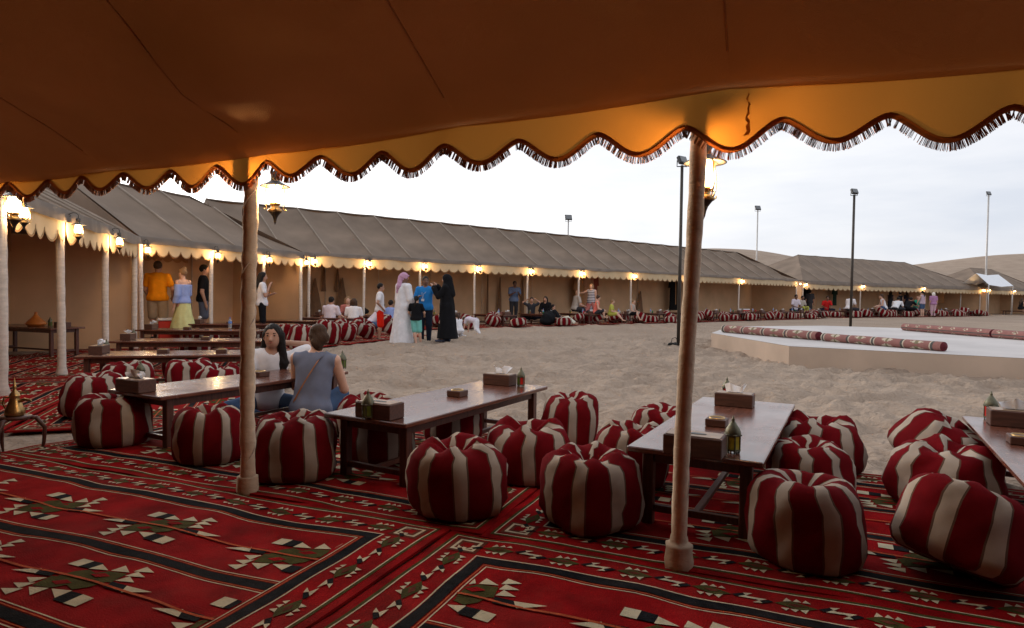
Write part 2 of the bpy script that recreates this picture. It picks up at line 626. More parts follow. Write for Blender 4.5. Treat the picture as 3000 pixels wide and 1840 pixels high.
def build_dune(Y, pts, front, seed):
    """a dune whose crest runs through the given photo points at depth Y"""
    px = np.linspace(pts[0][0], pts[-1][0], 70)
    py = np.interp(px, [p[0] for p in pts], [p[1] for p in pts])
    k = np.array([1, 2, 3, 4, 3, 2, 1.]); k /= k.sum()
    py = np.convolve(np.pad(py, 3, mode='edge'), k, 'valid')
    rows = []
    for j in range(26):
        v = j / 25
        row = []
        for i, (x, y) in enumerate(zip(px, py)):
            c = atd(x, y, Y)
            if v <= .7:
                w = v / .7
                yy = Y - front * (1 - w)
                zz = c.z * (0.35 * w + 0.65 * w * w * (3 - 2 * w))
            else:
                w = (v - .7) / .3
                yy = Y + front * .8 * w
                zz = c.z * (1 - w * w * .9)
            n = float(vnoise(i * .25 + seed, v * 6, seed))
            row.append((c.x * (1 + (yy - Y) * .002), yy, zz + n * .25 * math.sin(math.pi * min(v / .7, 1))))
        rows.append(row)
    mb = MB()
    mb.grid(rows)
    o = mb.build('dune', M_SAND, smooth=True)
    tag(o, kind='structure')


build_dune(150, [(1700, 800), (1900, 742), (2000, 729), (2100, 727), (2200, 731), (2260, 740), (2330, 756), (2420, 765),
                 (2520, 768), (2680, 785), (2800, 815)], 60, 3)
build_dune(200, [(2540, 790), (2700, 772), (2800, 759), (2900, 747), (3000, 742), (3150, 745), (3300, 760), (3500, 800)], 70, 9)

# ------------------------------------------------------------------ lantern on a post
def lantern_parts():
    P = {}
    mb = MB()
    mb.lathe([(.0, .083), (.014, .082), (.018, .074), (.026, .070), (.030, .062), (.026, .040), (.030, .018), (.0, .018)], 14)
    for k in range(4):
        a = math.pi / 4 + k * math.pi / 2
        mb.lathe([(0, .078), (.006, .074), (.006, .066), (0, .062)], 6, (.026 * math.cos(a), .026 * math.sin(a), 0))
    P['crown'] = (mb.mesh('lantern_crown', M_ENAMEL, True))
    mb = MB()
    mb.lathe([(.030, .020), (.045, .010), (.070, -.003), (.091, -.012), (.093, -.016), (.070, -.010), (.045, .002), (.030, .010)], 20)
    P['brim'] = mb.mesh('lantern_brim', M_ENAMEL, True)
    mb = MB()
    mb.lathe([(.030, -.006), (.036, -.022), (.044, -.050), (.047, -.078), (.043, -.104), (.032, -.124)], 18)
    P['glass'] = mb.mesh('lantern_glass', M_FLAME, True)
    mb = MB()
    mb.lathe([(.0, -.122), (.033, -.123), (.034, -.132), (.026, -.137), (.026, -.152), (.040, -.160), (.046, -.170),
              (.044, -.178), (.0, -.178)], 16)
    P['burner'] = mb.mesh('lantern_burner', M_BRASS, True)
    mb = MB()
    mb.lathe([(.040, -.178), (.030, -.190), (.018, -.206), (.011, -.225), (.007, -.245), (.0, -.262)], 12)
    P['finial'] = mb.mesh('lantern_finial', M_IRON, True)
    mb = MB()
    for k in range(4):
        a = math.pi / 4 + k * math.pi / 2
        prof = [(.048, .000), (.055, -.030), (.060, -.065), (.063, -.095), (.062, -.120), (.054, -.140), (.050, -.158),
                (.056, -.168), (.064, -.164), (.066, -.154)]
        mb.tube([(r * math.cos(a), r * math.sin(a), z) for r, z in prof], .0032, 5)
        mb.tube([(.030 * math.cos(a), .030 * math.sin(a), -.134), (.060 * math.cos(a), .060 * math.sin(a), -.134)], .003, 5)
    P['cage'] = mb.mesh('lantern_cage', M_BRASS, True)
    mb = MB()   # hanging arm: from the post out and over, ends in a hook; post lies at x = -0.15
    mb.tube([(-.15, 0, .105), (-.11, 0, .128), (-.06, 0, .150), (-.02, 0, .146), (0, 0, .125), (.004, 0, .105), (0, 0, .083)], .005, 6)
    mb.tube([(-.11, 0, .128), (-.085, 0, .112), (-.09, 0, .098), (-.105, 0, .102)], .004, 5)
    P['hanger'] = mb.mesh('lantern_hanger', M_IRON, True)
    return P


LP = lantern_parts()
LAMPS = {}


def lantern(loc, out, label, watts, scale=1.0, group='oil lanterns on the tent posts'):
    o = empty('post_lantern', loc, math.atan2(out[1], out[0]), label, 'lantern', group)
    o.scale = (scale,) * 3
    for n in ('crown', 'brim', 'glass', 'burner', 'finial', 'cage', 'hanger'):
        link(n, LP[n], o)
    key = round(watts, 2)
    if key not in LAMPS:
        ld = bpy.data.lights.new('lantern_flame', 'POINT')
        ld.energy = watts
        ld.color = (1.0, 0.60, 0.25)
        ld.shadow_soft_size = 0.028
        LAMPS[key] = ld
    l = bpy.data.objects.new('lantern_flame', LAMPS[key])
    COL.objects.link(l)
    l.parent = o
    l.location = (0, 0, -.10)
    return o


# ------------------------------------------------------------------ tents
def valance_mesh(A, B, ztop, d0, d1, pitch, out, seg=18, wob=0.015, phase=0.0, power=0.30, rise=0.0, seed=0):
    """cloth strip hung between A and B (plan points) with a scalloped lower edge; returns cloth, trim, edge points"""
    A, B, out = Vector((A[0], A[1], 0)), Vector((B[0], B[1], 0)), Vector((out[0], out[1], 0))
    L = (B - A).length
    n = max(int(L / pitch * seg), 8)
    top, mid, bot, edge = [], [], [], []
    for i in range(n + 1):
        t = i / n
        x = t * L
        ph = x / pitch + phase
        q = ph - math.floor(ph)
        j = float(vnoise(math.floor(ph) * 1.7, seed, seed)) * .12
        drop = d0 + d1 * (1 + j) * ((.5 - .5 * math.cos(2 * math.pi * q)) ** power)
        w = (wob * float(vnoise(x * 1.9, 0, seed + 3)) + wob * .5 * math.sin(x * 7 + seed)) * min(math.sin(math.pi * t) * 3, 1)
        b = A + (B - A) * t
        ztp = ztop + rise * t
        top.append(b + Vector((0, 0, ztp)))
        mid.append(b + out * w * .6 + Vector((0, 0, ztp - drop * .5)))
        bot.append(b + out * w + Vector((0, 0, ztp - drop)))
        edge.append(bot[-1])
    return top, mid, bot


def tent(label, A, B, ez, ridge_z, hd, wall_d, post_ts, hips, out, rafter=1.35, pitch=.34, d0=.12, d1=.09,
         lantern_info=None, post_r=.045, inner_valance=False, wall_rows=True, name='canvas_tent', near=False,
         fasc=0.15, sag=.05, seed=0, post_mat=None, lab_post=None, wall_range=None, front_open=True):
    A, B = Vector((A[0], A[1], 0)), Vector((B[0], B[1], 0))
    out = Vector((out[0], out[1], 0)).normalized()
    inn = -out
    a = (B - A).normalized()
    L = (B - A).length
    root = empty(name, A, 0, label, 'tent', 'canvas tents round the courtyard')
    h0, h1 = hips
    slope = (ridge_z - ez) / hd

    def vmax(x):
        v = 1.0
        if h0 > 0:
            v = min(v, x / h0)
        if h1 > 0:
            v = min(v, (L - x) / h1)
        return max(v, 0.0)
    npan = max(int(round(L / rafter)), 1)
    w = L / npan
    shared = None
    us = [0, .03, .12, .3, .5, .7, .88, .97, 1]
    for p in range(npan):
        x0 = p * w
        full = vmax(x0) >= 1 and vmax(x0 + w) >= 1
        if full and shared is not None:
            link('roof_panel', shared, root, a * x0)
            continue
        rows = []
        for j in range(8):
            row = []
            for u in us:
                x = x0 + u * w
                v = vmax(x) * j / 7
                sg = sag * (4 * u * (1 - u)) * (.35 + .65 * math.sin(math.pi * min(max(v, 0), 1))) + (0 if u in (0, 1) else .012)
                row.append(a * (u * w) + inn * (hd * v) + Vector((0, 0, ez + .02 + slope * hd * v - sg)))
            rows.append(row)
        mb = MB()
        mb.grid(rows)
        me = mb.mesh('roof_panel', M_TAUPE, True)
        if full:
            shared = me
        link('roof_panel', me, root, a * x0)
    for p in range(1, npan):  # tubes added along the rafters, pale to imitate light on the creases
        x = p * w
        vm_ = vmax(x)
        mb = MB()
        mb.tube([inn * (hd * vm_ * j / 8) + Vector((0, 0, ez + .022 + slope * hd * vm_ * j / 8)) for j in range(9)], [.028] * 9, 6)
        mb.build('roof_rib_highlight', M_RIB_HILITE, root, True, a * x)
    # lining under the front slope, whole back slope and hip ends
    mb = MB()
    nl = max(npan * 4, 8)
    rows = []
    for j in range(7):
        row = []
        for i in range(nl + 1):
            x = L * i / nl
            v = vmax(x) * j / 6
            f = (x / w) % 1
            sg = sag * .9 * (4 * f * (1 - f)) * (.3 + .7 * math.sin(math.pi * v))
            row.append(a * x + inn * (.02 + hd * v) + Vector((0, 0, ez - .045 + slope * hd * v - sg)))
        rows.append(row)
    mb.grid(rows, 0, True)
    mb.build('lining', M_LINING, root, True)
    mb = MB()
    c = [a * 0 + inn * 2 * hd, a * L + inn * 2 * hd, a * (L - h1) + inn * hd, a * h0 + inn * hd]
    zz = [ez, ez, ridge_z, ridge_z]
    mb.poly([p + Vector((0, 0, z + .02)) for p, z in zip(c, zz)][::-1])
    mb.build('roof_back', M_TAUPE, root)
    mb = MB()
    mb.poly([p + Vector((0, 0, z - .045)) for p, z in zip(c, zz)])
    mb.build('lining', M_LINING, root)
    for xe, h, sgn in ((0, h0, 1), (L, h1, -1)):
        if h > 0:
            mb = MB()
            rows = []
            for j in range(7):
                v = j / 6
                row = []
                for i in range(9):
                    q = i / 8
                    y = hd * v + q * (2 * hd - 2 * hd * v)
                    row.append(a * (xe + sgn * h * v) + inn * y + Vector((0, 0, ez + .015 + slope * hd * v - .06 * math.sin(math.pi * q) * (1 - v) * v * 4)))
                rows.append(row)
            mb.grid(rows, 0, sgn > 0)
            mb.build('hip_panel', M_TAUPE, root, True)
        # end wall
        mb = MB()
        pts = [a * xe + inn * .06 + Vector((0, 0, -.05)), a * xe + inn * 2 * hd + Vector((0, 0, -.05)),
               a * xe + inn * 2 * hd + Vector((0, 0, ez)), ]
        if h <= 0:
            gb = MB()
            gb.poly([a * xe + inn * .0 + Vector((0, 0, ez - .03)), a * xe + inn * 2 * hd + Vector((0, 0, ez - .03)), a * xe + inn * hd + Vector((0, 0, ridge_z))])
            gb.build('gable', M_TAUPE, root)
        pts.append(a * xe + inn * .06 + Vector((0, 0, ez - .03)))
        mb.poly(pts)
        mb.build('end_wall', M_WALL, root)
    # ridge roll
    mb = MB()
    mb.tube([a * x + inn * hd + Vector((0, 0, ridge_z + .015 - .025 * abs(math.sin(math.pi * x / w)))) for x in np.linspace(h0, L - h1, npan * 4 + 1)], .03, 6)
    mb.build('ridge_roll', M_TAUPE2, root, True)
    # fascia: the roof cloth folded down over the eave, loosely creased
    mb = MB()
    n = int(L / .09)
    r0, r1, r2 = [], [], []
    for i in range(n + 1):
        x = L * i / n
        k = .012 * float(vnoise(x * 3.1, seed, seed + 1)) + .006 * float(vnoise(x * 11, seed, seed + 2))
        b = a * x + out * .035
        r0.append(b + inn * .05 + Vector((0, 0, ez + .028)))
        r1.append(b + out * k + Vector((0, 0, ez + .012)))
        r2.append(b + out * (k * 2.2 + .012) + Vector((0, 0, ez - fasc + .03 * float(vnoise(x * 1.3, seed, 7)))))
    mb.grid([r0, r1, r2], 0, True)
    mb.build('fascia', M_TAUPE2, root, True)
    # posts
    for k, t in enumerate(post_ts):
        x = t * L
        mb = MB()
        pts, rad = [], []
        zt = ez + .0
        nz = 26
        ph = k * 1.7 + seed
        for i in range(nz + 1):
            z = -.06 + (zt + .06) * i / nz
            pts.append(a * (x + .008 * math.sin(z * 2 + ph)) + inn * (.055 + .006 * math.cos(z * 1.7 + ph)) + Vector((0, 0, z)))
            rad.append(post_r * (1 + .035 * math.sin(z * 21 + ph) * (1 if (k + seed) % 3 else .3) + .025 * math.sin(z * 47 + ph)) + (.02 if z < .05 else 0))
        mb.tube(pts, rad, 10)
        mb.build('post', post_mat or M_POST, root, True)
    # valance, one length between each pair of posts
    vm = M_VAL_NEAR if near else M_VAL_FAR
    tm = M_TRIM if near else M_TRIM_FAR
    xs = sorted(set([0.0] + [t * L for t in post_ts] + [L]))
    for k in range(len(xs) - 1):
        xa, xb = xs[k], xs[k + 1]
        if xb - xa < .3:
            continue
        xa, xb = xa + .03, xb - .03
        nsc = max(int(round((xb - xa) / pitch)), 1)
        top, mid, bot = valance_mesh(a * xa + out * .005, a * xb + out * .005, ez - .02, d0, d1, (xb - xa) / nsc, out, seed=seed * 10 + k, wob=.02)
        mb = MB()
        mb.grid([top, mid, bot], 0, True)
        v = mb.build('valance', vm, root, True)
        mb = MB()
        mb.grid([[p + out * .006 + Vector((0, 0, .004)) for p in bot], [p + out * .006 + Vector((0, 0, -.022)) for p in bot]], 0, True)
        mb.build('trim', tm, v, True)
    if inner_valance:
        top, mid, bot = valance_mesh(a * h0 + inn * (wall_d - .04), a * (L - h1) + inn * (wall_d - .04), ez + slope * min(wall_d, 2 * hd - wall_d) - .05,
                                     slope * min(wall_d, 2 * hd - wall_d) + .22, .09, pitch, out, seed=seed + 5)
        mb = MB()
        mb.grid([top, mid, bot], 0, True)
        mb.build('inner_valance', M_LINING, root, True)
    def roofz(x, d):
        return ez + slope * hd * min(d / hd, (2 * hd - d) / hd, vmax(x)) - .06
    # back wall: one cloth length per bay with a seam cord and slim inner pole between
    wz = ez + slope * min(wall_d, 2 * hd - wall_d) - .02
    wx = [0.0] + [t * L for t in post_ts if 0.02 < t < .98] + [L]
    for k in range(len(wx) - 1):
        nn = max(int((wx[k + 1] - wx[k]) / .16), 3)
        P0, P1 = [], []
        rows = [[], [], [], []]
        for i in range(nn + 1):
            x = wx[k] + (wx[k + 1] - wx[k]) * i / nn
            for r, z in enumerate((-.05, .7, 1.5, min(wz, roofz(x, wall_d)))):
                d = .035 * float(vnoise(x * 1.4, z * .9, seed + 11)) + .012 * math.sin(x * 9 + seed)
                rows[r].append(a * x + inn * (wall_d + d) + Vector((0, 0, z)))
        mb = MB()
        mb.grid(rows)
        mb.build('wall_panel', M_WALL, root, True)
        if k:
            mb = MB()
            mb.tube([a * wx[k] + inn * (wall_d - .07) + Vector((0, 0, -.03)), a * (wx[k] + .02) + inn * (wall_d - .07) + Vector((0, 0, min(wz, roofz(wx[k], wall_d))))], .016, 6)
            mb.build('inner_pole', M_POST_TAN, root, True)
    return root, A, a, inn, L


# ---- own tent (the camera stands under it)
E1, E2 = Vector((.9239, -.3827, 0)), Vector((.3827, .9239, 0))


def SN(s, n, z=0.0):
    return E1 * s + E2 * n + Vector((0, 0, z))


EAVE = 2.0


def eave_z(s):
    return EAVE - .10 * min(max((-.2 - s) / 2.4, 0), 1) - .03 * min(max((-2.76 - s) / 2.4, 0), 1) - .035 * min(max((s + .37) / 1.2, 0), 1)


own_posts = [-7.57, -5.17, -2.76, -.37, 2.03, 4.43]
S0, S1, NE = -8.6, 5.6, 2.72


def own_tent():
    root = empty('canvas_tent', SN(S0, NE), 0, 'dark tent overhead with gold scalloped fringed valance framing the view', 'tent',
                 'canvas tents round the courtyard')
    o = SN(S0, NE)
    hd, rz_ = 2.55, 3.25
    sl_ = (rz_ - EAVE) / hd
    L = S1 - S0

    def add(mb, name, m, sm=True, parent=root, kind=None):
        mb.v = [tuple(Vector(p) - o) for p in mb.v]
        return mb.build(name, m, parent, sm, kind=kind)

    def roof_z(s, n, off):
        v = (NE - n) / hd
        v = v if v <= 1 else 2 - v
        f = ((s - S0) / 1.2) % 1
        z = eave_z(s) * max(1 - v * 1.2, 0) + EAVE * min(v * 1.2, 1) + sl_ * hd * v + off
        # cloth sags between the rafters and bellies where rain has stretched it
        z -= .045 * (4 * f * (1 - f)) * (.35 + .65 * math.sin(math.pi * min(max(v, 0), 1)))
        z += .05 * float(vnoise(s * .8 + 3, n * 1.3, 21)) * min(v * 3, 1)
        z -= .17 * math.exp(-(((s + 2.35) / .40) ** 2 + ((n - 2.20) / .24) ** 2))
        z -= .08 * math.exp(-(((s + 4.3) / .7) ** 2 + ((n - 2.05) / .25) ** 2))
        return z
    rs = [S0 + 1.2 * k for k in range(13)]
    rs[-1] = S1
    for k in range(len(rs) - 1):
        rows = []
        for j in range(25):
            n = NE + .02 - 2 * hd * j / 24
            rows.append([SN(rs[k] + (rs[k + 1] - rs[k]) * i / 8, n, roof_z(rs[k] + (rs[k + 1] - rs[k]) * i / 8 - (.001 if i == 8 else 0), n, .03)) for i in range(9)])
        mb = MB(); mb.grid(rows); add(mb, 'roof_panel', M_TAUPE_OWN)
        rows = []
        for j in range(41):
            n = NE - 2 * hd * j / 40
            rows.append([SN(rs[k] + (rs[k + 1] - rs[k]) * i / 12, n, roof_z(rs[k] + (rs[k + 1] - rs[k]) * i / 12 - (.001 if i == 12 else 0), n, -.012)) for i in range(13)])
        mb = MB(); mb.grid(rows, 0, True); add(mb, 'lining', M_LINING_OWN)
        if k:
            mb = MB()
            mb.tube([SN(rs[k], NE - 2 * hd * j / 30, roof_z(rs[k], NE - 2 * hd * j / 30, -.0125)) for j in range(1, 30)], .004, 6)
            add(mb, 'lining_seam', M_LINING_OWN)
    # back wall and end walls
    nb = NE - 2 * hd
    wp = [S0] + own_posts[1:-1] + [S1]
    for k in range(len(wp) - 1):
        rows = [[SN(wp[k] + (wp[k + 1] - wp[k]) * i / 8, nb + .03 * math.sin(i * 2.1 + z), z) for i in range(9)] for z in (-.05, .8, 1.6, EAVE + .02)]
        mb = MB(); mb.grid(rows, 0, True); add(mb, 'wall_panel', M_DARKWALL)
    for s in (S0, S1):
        mb = MB()
        mb.poly([SN(s, NE - .1, -.05), SN(s, nb, -.05), SN(s, nb, EAVE), SN(s, NE - hd, rz_), SN(s, NE - .1, EAVE)])
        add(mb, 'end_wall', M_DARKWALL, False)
    # posts: a pole wrapped in cloth strip, with a bulky foot
    lean = [0, 0, .008, .022, 0, 0]
    for k, s in enumerate(own_posts):
        pts, rad = [], []
        nz = 60
        rb = .040 if k in (2,) else .033
        for i in range(nz + 1):
            z = -.04 + (EAVE + .03) * i / nz
            pts.append(SN(s + .006 * math.sin(z * 3 + k) + lean[k] * z, 2.78 + .004 * math.cos(z * 2.3 + k), z))
            w = .07 * math.sin(z * 26 + k * 2 + 1.3 * math.sin(z * 5)) + .05 * math.sin(z * 61 + k)
            rad.append(rb * (1 + w * (1.0 if k != 3 else .45)))
        mb = MB(); mb.tube(pts, rad, 14)
        p = add(mb, 'post', M_POST_TAN)
        # spiral lap of the wrapping strip
        sp = []
        for i in range(150 if k != 3 else 40):
            z = .16 + (EAVE - .35) * i / 149
            an = z * (17 if k != 3 else 9) + k
            rr = rb * 1.0
            sp.append(SN(s + .006 * math.sin(z * 3 + k) + lean[k] * z + rr * math.cos(an), 2.78 + rr * math.sin(an), z))
        mb = MB(); mb.tube(sp, .0028, 5); mb.v = [tuple(Vector(q) - o) for q in mb.v]
        mb.build('wrap_lap', M_POST, p, True)
        mb = MB()
        c = SN(s, 2.78, 0)
        prof = [(.0, -.02), (.062, -.02), (.061, .03), (.058, .075), (.061, .098), (.055, .106), (.044, .111), (.039, .120), (.035, .14)]
        mb.lathe([(r * (1 + .05 * math.sin(i * 2.3 + k)), z) for i, (r, z) in enumerate(prof)], 7, c - o, ang0=.4 + k)
        mb.build('post_foot', M_POST_TAN, p, True)
    # valance with trim and fringe
    rnd = random.Random(4)
    for k in range(len(own_posts) - 1):
        sa, sb = own_posts[k], own_posts[k + 1]
        pit = (sb - sa) / 7
        A, B = SN(sa, NE), SN(sb, NE)
        top, mid, bot = valance_mesh(A, B, EAVE - .004, .150, .095, .364, E2, seg=22, wob=.03, seed=2, power=.8, phase=(sa + 2.76) / .364 + .44 + 40)
        for i in range(len(top)):
            # the eave droops a little beyond the near right post
            bot[i].z -= .035 * min(max((sa + (sb - sa) * i / (len(top) - 1) + .37) / 1.2, 0), 1)
            top[i].z = eave_z(sa + (sb - sa) * i / (len(top) - 1)) - .004
            mid[i].z = (top[i].z + bot[i].z) / 2
        mb = MB(); mb.grid([top, mid, bot], 0, True)
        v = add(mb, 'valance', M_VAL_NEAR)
        tr0, tr1, tr2 = [], [], []
        for i, p in enumerate(bot):
            q0, q1 = bot[max(i - 1, 0)], bot[min(i + 1, len(bot) - 1)]
            t = (q1 - q0).normalized()
            nrm = Vector((0, 0, 1)) - t * t.z
            nrm.normalize()
            tr0.append(p + nrm * .010 - E2 * .004); tr1.append(p - E2 * .008); tr2.append(p - nrm * .010 - E2 * .004)
        mb = MB(); mb.grid([tr0, tr1, tr2]); add(mb, 'trim', M_TRIM, True, v)
        mb = MB(); mb.grid([[p + E2 * .012 for p in tr0], [p + E2 * .016 for p in tr1], [p + E2 * .012 for p in tr2]], 0, True)
        add(mb, 'trim', M_TRIM, True, v)
        mb = MB()
        tot = 2300
        for i in range(tot):
            if rnd.random() < .30 or float(vnoise(i * .15, k, 31)) > .62:
                continue
            f = (i + rnd.random()) / tot * (len(bot) - 1)
            j = int(f); fr_ = f - j
            if j >= len(bot) - 1:
                continue
            p = tr2[j].lerp(tr2[j + 1], fr_)
            t = (bot[j + 1] - bot[j]).normalized()
            dn = -(Vector((0, 0, 1)) - t * t.z * .75).normalized()
            ln = .030 + rnd.uniform(-.003, .002)
            dr = dn + E1 * rnd.gauss(0, .035) + E2 * rnd.gauss(0, .05)
            wv = t * rnd.uniform(.0004, .0009)
            q = p + dr.normalized() * ln
            d_ = E2 * .0015
            mb.add([p - wv - d_, p + wv - d_, q + wv * 1.25 - d_, q - wv * 1.25 - d_, p - wv + d_, p + wv + d_, q + wv * 1.25 + d_, q - wv * 1.25 + d_],
                   [(0, 1, 2, 3), (5, 4, 7, 6), (1, 5, 6, 2), (4, 0, 3, 7), (3, 2, 6, 7)])
        add(mb, 'fringe', M_FRINGE, False, v, kind='stuff')
    # frayed overlap where two valance lengths meet, right of the near right post
    mb = MB()
    rows = []
    for j in range(15):
        z = 1.955 - .165 * j / 14
        c = -.13 + .004 * math.sin(j * 2.1) + .003 * math.sin(j * 5.3)
        w = .003 + .006 * (j / 14) ** 2 + .002 * math.sin(j * 3.7)
        rows.append([SN(c - w, NE - .022 - .003 * (j % 2), z), SN(c + w, NE - .024, z)])
    mb.grid(rows, 0, True)
    add(mb, 'valance_seam', M_VAL_NEAR, False)
    return root


own_tent()
for k, (s, wt, lab) in enumerate([(-5.17, 45, 'large lit lantern hanging at the far left edge under the near valance'),
                                  (-2.76, 60, 'lit brass lantern with pointed finial beside the near left wrapped post'),
                                  (-.37, 60, 'lit brass lantern with wide brim half hidden by the near right wrapped post'),
                                  ]):
    p = SN(s + (.055 if k == 2 else .045), 2.78 + .16, (1.82, 1.775, 1.755)[k])
    lantern(p, E2, lab, wt, (1.0, .9, 1.0)[k])

# ---- the ring of tents opposite
CEN = Vector((6, 13, 0))


def outward(A, B):
    d = Vector((B[0] - A[0], B[1] - A[1], 0)).normalized()
    n = Vector((d.y, -d.x, 0))
    m = (Vector((A[0], A[1], 0)) + Vector((B[0], B[1], 0))) / 2
    return n if n.dot(CEN - m) > 0 else -n


# left tent beside ours
z2 = 2.2
A2, C2 = Vector((-5.40, 6.90, 0)), Vector((-7.45, 12.85, 0))
o2 = outward(A2, C2)
ts2 = [0.0, col_on(192, 800, A2, C2), col_on(320, 800, A2, C2), .985]
tent('brown tent at far left edge, tagine table inside', A2, C2, z2, 3.45, 2.3, 2.15, ts2, (0, 0), o2, inner_valance=True, pitch=.36, d0=.26, d1=.14, sag=.12,
     seed=1, post_r=.052, fasc=.17)
for k, t in enumerate(ts2[:3]):
    p = A2.lerp(C2, t) + o2 * .15
    lantern(p + Vector((0, 0, 2.03)), o2, ['lit lantern half hidden behind the large lantern at far left', 'lit lantern on the thick white post at far left',
            'lit round-glass lantern on the second thin white post from the left'][k], 50)
# left tent with standing guests
z3 = 2.25
A3, C3 = Vector((-7.72, 13.35, 0)), Vector((-5.85, 18.1, 0))
o3 = outward(A3, C3)
ts3 = [0.015, col_on(624, 850, A3, C3), col_on(776, 850, A3, C3), .985]
tent('brown tent on the left with guests standing under it', A3, C3, z3, 3.7, 2.5, 2.6, ts3, (0, 1.6), o3, pitch=.30, d0=.22, d1=.12, sag=.13, seed=2, inner_valance=True)
for k, t in enumerate(ts3):
    p = A3.lerp(C3, t) + o3 * .15
    lantern(p + Vector((0, 0, 2.05)), o3, ['lit lantern at the left corner post beside the man in orange', 'lit lantern on the post beside the man in black',
            'small lit lantern just right of the near left post, above the long-haired woman', 'left one of the paired lanterns at the tents\' corner'][k], 50)
# long tent across the far side
z4 = 2.45
A4 = at(905, 741, z4); C4 = at(2338, 820, z4)
A4.z = C4.z = 0
A4c = A4.copy()
A4 = A4 - (C4 - A4).normalized() * 2.4
o4 = outward(A4, C4)
px4 = [907, 1068, 1232, 1392, 1547, 1697, 1850, 2008, 2167, 2336]
ts4 = [min(max(col_on(x, 860, A4, C4), .004), .997) for x in px4]
T4X = ts4[0] * (C4 - A4).length
T4 = tent('long brown tent spanning the far side of the courtyard', A4, C4, z4, 4.25, 2.9, 3.3, ts4, (0, 2.6), o4, rafter=1.55, pitch=.40, d0=.30, d1=.13, seed=3, sag=.24, fasc=.11)
for k, t in enumerate(ts4):
    p = A4.lerp(C4, t) + o4 * .16 + (C4 - A4).normalized() * .12
    lantern(p + Vector((0, 0, 2.25)), o4, 'small lit lantern on the %s post of the long far tent' % ORD[k], 55)
# hip-roofed tent to its right
A5 = at(2352, 822, z4); C5 = at(2876, 842, z4)
A5.z = C5.z = 0
o5 = outward(A5, C5)
ts5 = [.004, col_on(2522, 870, A5, C5), col_on(2700, 870, A5, C5), .996]
T5 = tent('hip-roofed brown tent at right, behind the stage', A5, C5, z4, 4.55, 3.4, 3.6, ts5, (4.2, 6.2), o5, rafter=2.2, pitch=.55, d0=.42, d1=.17, seed=4, fasc=.26, inner_valance=True)
for k, t in enumerate(ts5):
    p = A5.lerp(C5, t) + o5 * .16 + (C5 - A5).normalized() * .12
    lantern(p + Vector((0, 0, 2.25)), o5, 'small lit lantern on the %s post of the hip-roofed tent' % ORD[k], 55)
A6 = at(2892, 842, z4); A6.z = 0; C6 = A6 + (C5 - A5).normalized() * 11
o6 = outward(A6, C6)
T6 = tent('tent cut off by the right edge of the photo', A6, C6, z4, 4.4, 3.2, 3.4, [.006, .45, .99], (4.0, 2.5), o6, rafter=2.2, pitch=.55, d0=.42, d1=.17, seed=5, fasc=.26)
for k, t in enumerate([.006, .45]):
    lantern(A6.lerp(C6, t) + o6 * .16 + (C6 - A6).normalized() * .12 + Vector((0, 0, 2.25)), o6,
            ['right one of the paired lanterns at the rightmost tent corner', 'lantern on a post beyond the right edge'][k], 50)


# dark sheets on the far tent's wall, painting the darkness of its parted openings
def a5_ang():
    d = C5 - A5
    return math.atan2(d.y, d.x)


def gap_dark(T, px, w, h, z0=0.0):
    root, A, a, inn, L = T
    t = col_on(px, 880, A + inn * 3.1, A + inn * 3.1 + a * L) * L
    mb = MB()
    rows = []
    for j in range(9):
        v = j / 8
        ww = w * (1 - v) ** .8 + .03
        rows.append([a * (t + ww * (i / 6 - .5)) + inn * (3.22 - .05 * math.sin(math.pi * i / 6) - .025 * math.cos(i * 2.6)) + Vector((0, 0, z0 + h * v)) for i in range(7)])
    mb.grid(rows)
    mb.build('gap_dark', M_WALLGAP, root, True)


for px, w, h, z0 in ((926, .75, 1.7, 0), (1006, .7, 1.75, 0), (952, .2, 1.0, 1.2), (992, .2, 1.0, 1.2), (1468, .3, 2.0, 0), (1535, .25, 2.1, 0), (1880, .8, 1.5, 0), (1432, .12, 2.2, 0)):
    gap_dark(T4, px, w, h, z0)

# white canopy between the two right tents
cw = C5.lerp(A6, .5) + o5 * .2
wt = empty('white_canopy', (cw.x, cw.y, 0), a5_ang(), 'white canopy roof glimpsed between the two right tents', 'canopy')
bx, by = 2.3, 1.1
zt = 3.75
rows = [[(-bx, -by, 2.62), (0, -by, 2.50), (bx, -by, 2.62)], [(-bx * .9, 0, zt - .1), (0, 0, zt - .22), (bx * .9, 0, zt - .1)], [(-bx, by, 2.62), (0, by, 2.50), (bx, by, 2.62)]]
mb = MB(); mb.grid(rows)
mb.build('roof', mat('white_pvc', (.78, .80, .84), .5, .04), wt)
for sx in (-1, 1):
    for y in (-by, by):
        mb = MB(); mb.tube([(sx * (bx - .05), y * .97, -.1), (sx * (bx - .05), y * .97, 2.62)], .045, 8); mb.build('leg', M_POLE_L, wt, True)

